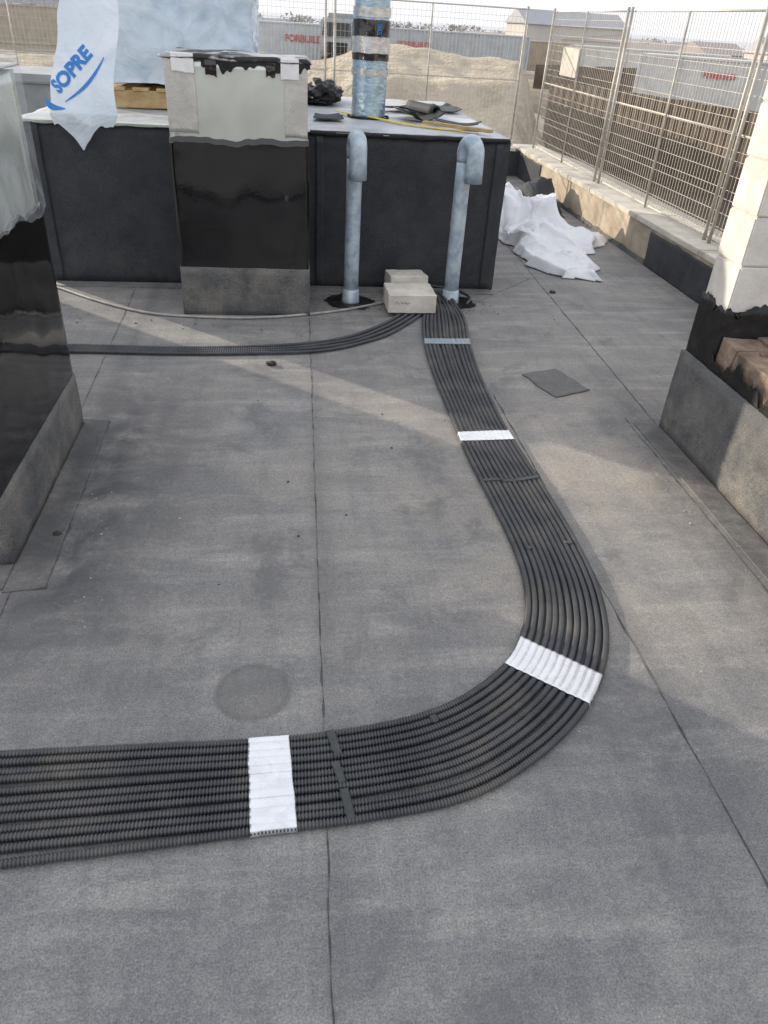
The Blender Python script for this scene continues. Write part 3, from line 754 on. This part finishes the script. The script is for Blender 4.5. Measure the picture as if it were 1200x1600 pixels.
# ------------------------------------------------------------------ right wall
wl=empty('masonry_wall',(2.3,2.6,0),'aerated block wall stub on membrane upstand with broken top','wall')
rough_box('base_upstand',1.87,3.0,-.6,3.22,-.01,.41,M_membgrey,wl,.05,.005,4,True,5)
bm=bmesh.new();rb=random.Random(21)
y_=-.6
while y_<2.97:
    ln=rb.uniform(.10,.24);y1_=min(y_+ln,2.985);x_=1.905
    while x_<2.9:
        wd=rb.uniform(.10,.20);top=.548+rb.uniform(-.035,.025)-.02*(3-y1_)*.5
        c=Vector((x_+wd/2,(y_+y1_)/2,.45))
        Mx=Matrix.Translation(c)@Matrix.Rotation(rb.uniform(-.05,.05),4,'Z')@Matrix.Rotation(rb.uniform(-.05,.05),4,'X')@Matrix.Rotation(rb.uniform(-.05,.05),4,'Y')@Matrix.Translation(-c)
        addbox(bm,x_+.003,x_+wd-.003,y_+.003,y1_-.003,.36,top,.005,1,Mx);x_+=wd
    y_=y1_
for _ in range(70):
    x=rb.uniform(1.92,2.6);y=rb.uniform(1.2,2.95);s=rb.uniform(.006,.02)
    Mx=Matrix.Translation((x,y,.548))@Matrix.Rotation(rb.uniform(0,3),4,'Z')@Matrix.Rotation(rb.uniform(-.6,.6),4,'X')
    addbox(bm,-s,s,-s*.8,s*.8,-s*.6,s*.7,s*.25,1,Mx)
bmesh.ops.subdivide_edges(bm,edges=[e for e in bm.edges if e.calc_length()>.05],cuts=3,use_grid_fill=True)
for v in bm.verts:
    v.co+=Vector((noise.noise(v.co*30),noise.noise(v.co*30+Vector((9,0,0))),noise.noise(v.co*26+Vector((0,7,0)))))*.0035
from_bm('broken_masonry_course',bm,M_brickmix,wl)
def bandtop(c): return .05*noise.noise(Vector((c.x*9,c.y*9,1)))+.045*noise.noise(Vector((c.x*30,c.y*30,2)))
rough_box('bitumen_band',1.893,2.6,2.985,3.218,.40,.67,M_black,wl,.016,.004,9,True,8,topf=bandtop)
bm=bmesh.new();rz=random.Random(4)
for k in range(10):
    z0=.66+k*.2
    for j in range(2):
        xa=1.905+(j*.62) ;xb=xa+.617
        if k%2: xa=1.905+(0 if j==0 else .32);xb=(1.905+.317) if j==0 else xa+.6
        o_=rz.uniform(-.005,.005)
        addbox(bm,xa+o_*.3,xb,3.0+o_,3.215+o_,z0+.002,z0+.198,.006,2)
from_bm('aerated_blocks',bm,M_aac,wl)
bm=bmesh.new();addbox(bm,1.915,3.1,3.012,3.205,.60,2.655);from_bm('mortar_core',bm,M_aacd,wl)
def smearP(u,v):
    yy=-.5+u*3.49
    zb=.475+.08*noise.noise(Vector((yy*6,1,0)))+.07*noise.noise(Vector((yy*19,2,0)))
    return (1.890+.004*noise.noise(Vector((yy*9,v*6,1))),yy,.405+(zb-.405)*v)
sheet('bitumen_smear',smearP,260,8,M_black,wl,.002)

# ------------------------------------------------------------------ parapets
pp=empty('parapet_wall',(3.25,5,0),'low rendered block parapet with pale coping','parapet','parapets round the roof')
rough_box('block_face',3.07,3.40,-3,10.86,-.3,.30,M_parw,pp,.12,.006,3,False,1)
bm=bmesh.new()
y=-3
while y<10.8:
    addbox(bm,3.055,3.43,y+.003,min(y+1.2,10.88)-.003,.302,.345,.006,2);y+=1.2
from_bm('coping',bm,M_conc,pp)
def pmem(name,y0,y1,zt,m):
    def P(u,v):
        y_=y0+(y1-y0)*u;z=-.005+(zt+.02*noise.noise(Vector((y_*6,0,3))))*v
        return (3.060+.004*noise.noise(Vector((y_*4,z*6,1))),y_,z)
    sheet(name,P,60,12,m,pp,.003)
pmem('membrane_upstand',2.5,6.25,.285,M_memb)
pmem('membrane_upstand',9.5,10.48,.29,M_memb)
pmem('membrane_upstand',6.25,9.5,.05,M_membgrey)
p2=empty('parapet_wall.001',(-3,10.7,0),'low rendered block parapet with membrane upstand and coping','parapet','parapets round the roof')
rough_box('block_face',-9,3.07,10.5,10.85,-.3,.30,M_memb,p2,.12,.006,3,False,2)
bm=bmesh.new();x=-9
while x<3.0:
    addbox(bm,x+.003,min(x+1.2,3.05)-.003,10.47,10.88,.302,.345,.006,2);x+=1.2
from_bm('coping',bm,M_conc,p2)

# ------------------------------------------------------------------ fence panels
FG='steel mesh edge protection fence panels'
def fence_panel_template(w=2.4,h=1.5):
    e=bpy.data.objects.new('mesh_fence_panel',None);link(e)
    info(e,'galvanised steel mesh safety fence panel on the parapet','fence',FG)
    segs=[]
    nv=int(w/.05)
    for i in range(nv+1):
        x=w*i/nv;segs.append(((x,0,.02),(x,0,h),.0020))
    k=0;z=.06
    while z<h:
        segs.append(((0,.005,z),(w,.005,z),.0023));z+=.10 if k%3 else .06;k+=1
    a=rods('wire_mesh',segs,M_wire,None,4)
    kids=[a]
    for zz,r in ((h,.008),(.02,.008),(h*.5,.006)): kids.append(rods('rail',[((0,0,zz),(w,0,zz),r)],M_wire,None,8))
    kids.append(rods('post',[((.03,-.03,-.1),(.03,-.03,h+.03),.014)],M_rust,None,12))
    kids.append(rods('post',[((w-.03,-.03,-.1),(w-.03,-.03,h+.03),.014)],M_rust,None,12))
    kids.append(rods('brace',[((w*.5,-.02,-.05),(w*.5,-.02,h),.009)],M_rust,None,10))
    for q in kids: q.parent=e
    return e,kids
tmpl,kids=fence_panel_template()
def place(e,loc,rz,rx=0): e.location=loc;e.rotation_euler=(rx,0,rz)
spots=[((.58,10.66,.35),0),((-1.87,10.67,.35),0),((-4.32,10.66,.35),0),((-6.77,10.67,.35),0),
       ((3.27,10.55,.345),-math.pi/2),((3.27,8.10,.345),-math.pi/2),((3.27,5.65,.345),-math.pi/2),((3.27,3.2,.345),-math.pi/2)]
jr=random.Random(3)
for i,(loc,rz) in enumerate(spots):
    if i==0: e=tmpl
    else:
        e=tmpl.copy();link(e)
        for q in kids:
            c=q.copy();c.parent=e;link(c)
    place(e,loc,rz+jr.uniform(-.006,.006),jr.uniform(-.02,.02))
segs=[]
for i in range(120): y=2.5+i*.068;segs.append(((3.45,y,.34),(3.95,y,.20),.0022))
for k in range(7): segs.append(((3.45+k*.083,2.5,.34-k*.0233),(3.45+k*.083,10.6,.34-k*.0233),.0025))
o=rods('catch_mesh',segs,M_wire,None,4);info(o,'steel catch mesh sloping outward along the parapet','safety mesh')
sb=empty('fence_board',(3.24,9.6,1.35),'blank cream board hung on the mesh fence','board')
box('board_panel',3.215,3.23,9.28,9.85,1.22,1.50,M_conc,sb,.003)
for yy in (9.35,9.78): rods('hanging_wire',[((3.22,yy,1.5),(3.26,yy,1.56),.002)],M_wire,sb,5)

# ------------------------------------------------------------------ white sheeting heap
def inside(px,py,poly):
    c=False;j=len(poly)-1
    for i in range(len(poly)):
        xi,yi=poly[i];xj,yj=poly[j]
        if (yi>py)!=(yj>py) and px<(xj-xi)*(py-yi)/(yj-yi)+xi: c=not c
        j=i
    return c
def cell(x,y,seed,f):
    h=-9
    ix,iy=math.floor(x*f),math.floor(y*f)
    for a in (-1,0,1):
        for b in (-1,0,1):
            r=random.Random((ix+a)*7349+(iy+b)*9151+seed*131)
            cx=(ix+a+r.random())/f;cy=(iy+b+r.random())/f;g1=r.uniform(-1,1);g2=r.uniform(-1,1);o=r.random()
            dd=(x-cx)**2+(y-cy)**2
            val=o*.6-(math.sqrt(dd)*f)*1.0+(g1*(x-cx)+g2*(y-cy))*f*.5
            if val>h: h=val
    return h
def heap(name,poly,bumps,seed,m,label,n=110,amp=.11,f=4.5,k3=.35):
    xs=[p[0] for p in poly];ys=[p[1] for p in poly];x0,x1,y0,y1=min(xs),max(xs),min(ys),max(ys)
    def dist(px,py):
        d=9
        for i in range(len(poly)):
            a=Vector(poly[i]);b=Vector(poly[i-1]);p=Vector((px,py));t=max(0,min(1,(p-a).dot(b-a)/(b-a).length_squared));d=min(d,(a+(b-a)*t-p).length)
        return d
    def P(u,v):
        x=x0+(x1-x0)*u;y=y0+(y1-y0)*v
        xx=x+.10*noise.noise(Vector((x*5,y*5,seed)));yy=y+.10*noise.noise(Vector((x*5,y*5,seed+8)))
        d=dist(x,y) if inside(x,y,poly) else 0
        e=min(1,d/.05)
        h=sum(hh*math.exp(-((x-bx)**2+(y-by)**2)/s**2) for bx,by,hh,s in bumps)
        wx=x+.06*noise.noise(Vector((x*3,y*3,4)));wy_=y+.06*noise.noise(Vector((x*3,y*3,9)))
        big=min(1,.35+h*4)
        z=.008+e*(h*.8+big*(amp*max(0,cell(wx,wy_,seed,f)+.75)+amp*.5*max(0,cell(wx*1.4,wy_*.8,seed+3,f*2.1)+.6)+amp*k3*max(0,cell(wx*.8,wy_*1.5,seed+9,f*4)+.6)))
        return (xx,yy,max(.006,z))
    o=sheet(name,P,n,n,m,None,.002,keep=lambda u,v:inside(x0+(x1-x0)*u,y0+(y1-y0)*v,poly))
    return info(o,label,'plastic sheet')
heap('plastic_sheet',[(1.90,7.2),(2.0,6.5),(2.02,6.1),(2.2,5.72),(2.5,5.75),(2.60,6.1),(2.62,6.5),(2.78,6.68),(3.03,6.9),(3.0,7.15),(2.7,7.15),(2.75,7.9),(2.4,8.3),(1.95,8.1)],
     [(2.12,7.5,.26,.25),(2.45,7.35,.20,.2),(2.25,6.75,.14,.22),(2.3,6.2,.04,.2),(2.75,6.95,.05,.15)],71,M_white,'crumpled white plastic sheeting heaped on the roof',170,.12,3.9,.25)
heap('plastic_sheet.001',[(1.75,9.3),(1.8,8.0),(2.1,7.8),(2.45,8.3),(2.3,9.2)],[(2.0,8.6,.3,.3)],77,M_wrap,'bluish plastic sheeting crumpled beside the plinth',60,.1)
heap('membrane_heap',[(2.5,8.2),(2.95,8.0),(3.0,9.0),(2.6,9.1)],[(2.75,8.5,.22,.25)],79,M_memb,'dark folded membrane offcut beside the parapet',40,.1)
bpy.data.objects['membrane_heap']['category']='membrane offcut'

# ------------------------------------------------------------------ crumbs and debris
def chips(name,spots,m,smin,smax,seed):
    r=random.Random(seed);V=[];F=[]
    for (cx,cy,sx,sy,n) in spots:
        for _ in range(n):
            x=r.gauss(cx,sx);y=r.gauss(cy,sy);s=r.uniform(smin,smax)*(1 if r.random()<.85 else 1.6)
            k=len(V);rz=r.uniform(0,6.3)
            for q in ((-1,-.7),(1,-.8),(.8,.9),(-.7,.8)):
                V.append((x+s*(q[0]*math.cos(rz)-q[1]*math.sin(rz)),y+s*(q[0]*math.sin(rz)+q[1]*math.cos(rz)),.001))
            V.append((x+r.uniform(-.3,.3)*s,y+r.uniform(-.3,.3)*s,.001+s*r.uniform(.6,1.1)))
            for a in range(4): F.append((k+a,k+(a+1)%4,k+4))
    o=mesh(name,V,F,m);info(o,kind='stuff');return o
chips('concrete_crumbs',[(1.65,2.9,.12,.35,90),(1.75,2.2,.06,.5,60),(1.3,1.5,.4,.5,12),(.2,2.5,1.2,1.5,50),(-.75,2.3,.06,.3,22),(0,.9,.6,.3,12),(2.2,5.0,.5,1.5,50)],M_chip,.0012,.0038,1)
chips('dirt_crumbs',[(.43,5.1,.12,.09,160),(1.2,5.1,.12,.10,130),(0.8,5.2,.3,.08,90),(-.6,4.6,.5,.1,20),(.3,3.2,1.2,1.2,25)],M_dirt,.002,.0055,2)
def clod(x,y,s,seed,label):
    bm=bmesh.new();bmesh.ops.create_icosphere(bm,subdivisions=3,radius=1)
    for v in bm.verts:
        k=1+.5*noise.noise(v.co*2+Vector((seed,0,0)))
        v.co=Vector((x+v.co.x*s*k*1.3,y+v.co.y*s*k,s*.5+v.co.z*s*.5*k))
    o=from_bm('dirt_clod',bm,M_dirt,None,True);info(o,label,'debris','small dirt clods on the roof')
clod(-.10,3.97,.022,1,'small dark clod lying on grey roofing membrane')
clod(-.86,2.35,.012,2,'small dark clod lying on grey roofing membrane')
clod(1.98,5.4,.018,5,'small dark clod lying on grey roofing membrane')
clod(1.05,4.98,.02,9,'small dark clod lying on grey roofing membrane')

# ------------------------------------------------------------------ site beyond
def sstep(a,b,x): t=max(0,min(1,(x-a)/(b-a)));return t*t*(3-2*t)
def terr(x,y):
    d=math.hypot(x,y)
    z=-4.2+sstep(16,42,d)*2.7
    z+=.5*noise.noise(Vector((x*.08,y*.08,1)))*sstep(10,20,d)*(1-sstep(44,52,d))
    z+=.10*noise.noise(Vector((x*.4,y*.4,4)))
    if d>90: z+= -sstep(90,260,d)*6+ sstep(400,2200,d)*14*(0.6+.8*noise.noise(Vector((x*.0012,y*.0012,2))))
    return z
V=[];F=[];rad=[0,6,9,12,14,16,18,20,22,24,26,28,30,32,34,36,38,40,42,45,48,52,56,60,66,72,80,90,105,125,150,190,240,320,430,600,850,1200,1700,2400,3500];na=300
for r_ in rad:
    for k in range(na):
        a=2*math.pi*k/na;x=r_*math.sin(a);y=r_*math.cos(a);V.append((x,y,terr(x,y)))
for i in range(len(rad)-1):
    for k in range(na): F.append((i*na+k,i*na+(k+1)%na,(i+1)*na+(k+1)%na,(i+1)*na+k))
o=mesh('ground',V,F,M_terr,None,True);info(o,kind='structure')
def az(a,d): a=D2R(a);return Vector((d*math.sin(a),d*math.cos(a),0))
def moundP(u,v):
    a=-28+u*46.5;d=20+v*22
    p=az(a,d)
    ridge=min(1,1.18*math.exp(-((v-.45)/.26)**2))*(.93+.07*noise.noise(Vector((a*.12,0,5))))*sstep(0,.08,u)*sstep(1,.93,u)
    hgt=2.8+.65*sstep(2,7,a)
    z=terr(p.x,p.y)-.15+ridge*hgt+.22*noise.noise(Vector((p.x*.5,p.y*.5,2)))*ridge+.12*noise.noise(Vector((p.x*1.2,p.y*1.2,2)))
    return (p.x,p.y,z)
o=sheet('spoil_mound',moundP,200,70,M_sand);info(o,kind='structure')
def hoarding(a0,d0,a1,d1,zb,h,label):
    p0=az(a0,d0);p1=az(a1,d1);Ln=(p1-p0).length;t=(p1-p0)/Ln;nrm=Vector((-t.y,t.x,0));V=[];F=[];n=int(Ln/.08)
    for i in range(n+1):
        q=p0+t*(Ln*i/n)+nrm*(.035 if (i//2)%2 else 0);hh=h+.14*noise.noise(Vector((i*.01,a0,0)))+.05*noise.noise(Vector((i//12*.9,a0,5)))
        V+=[(q.x,q.y,zb),(q.x,q.y,zb+hh)]
        if i: F.append((2*i-2,2*i,2*i+1,2*i-1))
    o=mesh('site_hoarding',V,F,M_hoard);m=o.modifiers.new('s','SOLIDIFY');m.thickness=.03
    info(o,label,'hoarding','brown hoardings around the site')
hoarding(17.6,34,40,27,-3.6,3.5,'brown ribbed metal hoarding crossing the building site')
hoarding(16.5,56,30,60,-1.7,1.6,'brown ribbed metal hoarding behind another hoarding')
CG='site storage containers'
def container(a,d,yaw,z0,c,label,txt='FORBUILD',Lc=12.0,tsize=1.1,tx=.38,group=CG,h=2.6,tz=1.4):
    p=az(a,d);e=bpy.data.objects.new('storage_container',None);link(e)
    info(e,label,'container',group)
    m=mat('container_paint',tuple(q*.85 for q in c),c,1.5,.6,0,0,dirt=tuple(q*.7 for q in c))
    V=[];F=[];n=int(Lc/.28)
    for s in (-1,1):
        k0=len(V)
        for i in range(n*4+1):
            x=-Lc/2+.1+(Lc-.2)*i/(n*4);ph=i%4;y=s*(1.2-(.05 if ph in(2,3) else 0))
            V+=[(x,y,.15),(x,y,h-.12)]
        for i in range(n*4): F.append((k0+2*i,k0+2*i+2,k0+2*i+3,k0+2*i+1))
    b=mesh('ribbed_body',V,F,m);b.parent=e
    bm=bmesh.new()
    addbox(bm,-Lc/2,Lc/2,-1.22,1.22,h-.12,h,.02);addbox(bm,-Lc/2,Lc/2,-1.22,1.22,0,.16,.02)
    for sx in(-1,1):
        for sy in (-1,1): addbox(bm,sx*Lc/2-.08,sx*Lc/2+.08,sy*1.16-.08,sy*1.16+.08,.0,h,.01)
    f=from_bm('frame',bm,m);f.parent=e
    for s in(-1,1):
        g=box('end_door',s*(Lc/2-.03)-.02,s*(Lc/2-.03)+.02,-1.1,1.1,.16,h-.13,m,None,.01);g.parent=e
    if txt:
        bm=text_mesh(txt,tsize,.0,0,.02)
        for v in bm.verts: v.co=Vector((v.co.x+tx,-1.225,tz+v.co.y))
        t=from_bm('lettering',bm,M_red);t.parent=e
    e.location=(p.x,p.y,z0);e.rotation_euler=(0,0,D2R(yaw))
    return e
container(11.0,72,-4,-1.45,(.52,.55,.57),'blue grey storage container with red FORBUILD lettering',tx=-4.6,tsize=.55)
container(1.2,68,-8,-1.5,(.62,.66,.68),'white storage container with red lettering behind fence',tx=-1.2,tsize=.62)
container(-16.5,76,12,1.15,(.48,.50,.52),'grey storage container stacked above another container',tx=-2.2,tsize=.8,tz=.9)
container(-16.5,76,12,-1.5,(.52,.46,.36),'beige storage container below a stacked grey one',txt=None)
container(23.4,72,-28,-1.8,(.70,.70,.67),'white storage container with red lettering on open ground',tsize=.55,tx=-.5)
container(30.0,50,-34,-1.7,(.72,.72,.70),'white storage container with red lettering on open ground',tsize=.36,tx=-2.6,tz=1.7)
container(17,82,-10,-1.8,(.42,.36,.28),'brown storage container standing on the building site',txt=None,Lc=6)
container(-7,74,2,-1.5,(.46,.48,.49),'grey storage container standing on the building site',txt=None)
container(19.5,98,-15,-2.2,(.60,.60,.58),'pale site cabin standing among the containers',txt=None,Lc=6)
container(26.5,92,10,-2.2,(.50,.42,.34),'brown storage container standing on the building site',txt=None,Lc=9)
container(28.0,105,-20,-2.4,(.62,.64,.66),'pale site cabin standing among the containers',txt=None,Lc=12)
container(21.5,118,-12,-2.6,(.34,.36,.40),'dark grey storage container standing on the building site',txt=None,Lc=12)
container(14.6,100,5,-2.2,(.52,.50,.46),'pale site cabin standing among the containers',txt=None,Lc=9)

te=bpy.data.objects.new('parked_truck',None);link(te);info(te,'grey tipper truck parked beside the containers','truck')
bm=bmesh.new();vs=addbox(bm,-1.2,1.2,-1.0,1.0,1.0,3.1,.12,2)
for v in vs:
    if v.co.z>2 and v.co.y<0: v.co.y+=(v.co.z-2)*.25
cab=from_bm('cab',bm,M_metalbox);cab.parent=te
ws=mesh('windscreen',[(-1.0,-1.02,2.05),(1.0,-1.02,2.05),(.95,-.80,2.85),(-.95,-.80,2.85)],[(0,1,2,3)],M_glass);ws.parent=te
gr=box('grille',-.8,.8,-1.06,-1.01,1.05,1.7,M_tyre,None,.01);gr.parent=te
bm=bmesh.new();addbox(bm,-1.25,1.25,1.3,6.5,1.2,1.4);addbox(bm,-1.25,-1.17,1.3,6.5,1.4,3.2);addbox(bm,1.17,1.25,1.3,6.5,1.4,3.2);addbox(bm,-1.17,1.17,1.3,1.38,1.4,3.4);addbox(bm,-1.17,1.17,6.42,6.5,1.4,3.1)
tb=from_bm('tipper_body',bm,M_metalbox);tb.parent=te
bm=bmesh.new();addbox(bm,-.5,.5,-.9,6.4,.7,1.0);cs=from_bm('chassis',bm,M_tyre);cs.parent=te
for y in (0,3.6,5.0):
    for s in (-1,1):
        w_=tube('wheel',[(s*.85,y,.5),(s*1.2,y,.5)],.5,M_tyre,None,20);w_.parent=te
for s in(-1,1):
    hl=box('headlight',s*.95-.15,s*.95+.15,-1.05,-1.0,1.2,1.42,M_chip,None,.01);hl.parent=te
p=az(3.6,62);te.location=(p.x,p.y,-1.55);te.rotation_euler=(0,0,D2R(-18))

hr=random.Random(12)
M_h=[mat('render_wall_%d'%i,tuple(q*.9 for q in c),c,.5,.9) for i,c in enumerate([(.66,.65,.63),(.56,.53,.50),(.50,.51,.53)])]
M_r=[mat('far_roof_%d'%i,tuple(q*.9 for q in c),c,.5,.9) for i,c in enumerate([(.44,.39,.37),(.42,.43,.46)])]  # roof colours lightened to stand for distance haze
for i in range(48):
    a=hr.uniform(-14,34) if i<14 else hr.uniform(13,33);d=hr.uniform(150,420);p=az(a,d)
    w=hr.uniform(8,22);l=hr.uniform(8,12);h=hr.uniform(3,6.5);z=terr(p.x,p.y)
    e=bpy.data.objects.new('distant_house',None);link(e);e.location=(p.x,p.y,z);e.rotation_euler=(0,0,hr.uniform(-.8,.8))
    info(e,'pale low house with pitched roof far beyond the site','house','distant houses beyond the site')
    b=box('wall',-w/2,w/2,-l/2,l/2,-1,h,M_h[i%3],None,.02);b.parent=e
    r_=mesh('roof',[(-w/2-.4,-l/2-.4,h),(w/2+.4,-l/2-.4,h),(w/2+.4,l/2+.4,h),(-w/2-.4,l/2+.4,h),(-w/2-.4,0,h+2.2),(w/2+.4,0,h+2.2)],[(0,1,5,4),(2,3,4,5),(1,2,5),(3,0,4)],M_r[i%2]);r_.parent=e
M_tree=mat('hazy_winter_trees',(.27,.26,.25),(.38,.37,.36),.2,.95)  # pale grey-brown carries distance haze in the tree colour
V=[];F=[];tr=random.Random(8)
for i in range(700):
    a=tr.uniform(-32,46);d=tr.uniform(240,700) ;p=az(a,d);z=terr(p.x,p.y);H=tr.uniform(4,9)
    for _ in range(60):
        th=tr.uniform(0,6.3);rr=H*.42*math.sqrt(tr.random());hh=z+H*(.15+.85*tr.random())
        k=1-abs((hh-z)/H-.55)*.9
        q=Vector((p.x+rr*k*math.cos(th),p.y+rr*k*math.sin(th),hh));s=H*tr.uniform(.04,.09);n=len(V)
        for c in range(3):
            V.append(q+Vector((tr.uniform(-1,1),tr.uniform(-1,1),tr.uniform(-1,1)))*s*1.6)
        F.append((n,n+1,n+2))
o=mesh('distant_woodland',V,F,M_tree);info(o,kind='stuff')

# ------------------------------------------------------------------ light, sky, camera
EL=15.5
tosun=Vector((-.755*math.cos(D2R(EL)),.655*math.cos(D2R(EL)),math.sin(D2R(EL))))
sd=bpy.data.lights.new('sun','SUN');sd.energy=5.0;sd.angle=D2R(.5);sd.color=(1.0,.88,.72)
so=bpy.data.objects.new('sun',sd);link(so);so.rotation_euler=tosun.to_track_quat('Z','Y').to_euler();so.location=(-5,5,8)
w=bpy.data.worlds.new('World');scene.world=w;w.use_nodes=True;nt=w.node_tree
bg=nt.nodes['Background'];sk=nt.nodes.new('ShaderNodeTexSky');sk.sky_type='NISHITA';sk.sun_disc=False
sk.sun_elevation=D2R(EL);sk.sun_rotation=math.atan2(-.755,.655)%(2*math.pi);sk.air_density=1.0;sk.dust_density=2.0;sk.ozone_density=1.5
hz=mix(nt,.86,sk.outputs[0],(7.7,7.85,8.35))   # high thin haze veils the blue sky
nt.links.new(hz,bg.inputs[0]);bg.inputs[1].default_value=.15

cam=bpy.data.cameras.new('camera');co=bpy.data.objects.new('camera',cam);link(co);scene.camera=co
pp_,rr_,th=D2R(33.5),D2R(3.75),D2R(8.5)
Fv=Vector((math.sin(th)*math.cos(pp_),math.cos(th)*math.cos(pp_),-math.sin(pp_)))
R0=Vector((math.cos(th),-math.sin(th),0));U0=R0.cross(Fv)
cx=R0*math.cos(rr_)+U0*math.sin(rr_);cy=-R0*math.sin(rr_)+U0*math.cos(rr_);cz=-Fv
co.matrix_world=Matrix(((cx.x,cy.x,cz.x,0),(cx.y,cy.y,cz.y,0),(cx.z,cy.z,cz.z,1.65),(0,0,0,1)))
cam.sensor_fit='VERTICAL';cam.sensor_height=24;cam.sensor_width=18;cam.lens=24*1160/1600
cam.clip_start=.05;cam.clip_end=6000
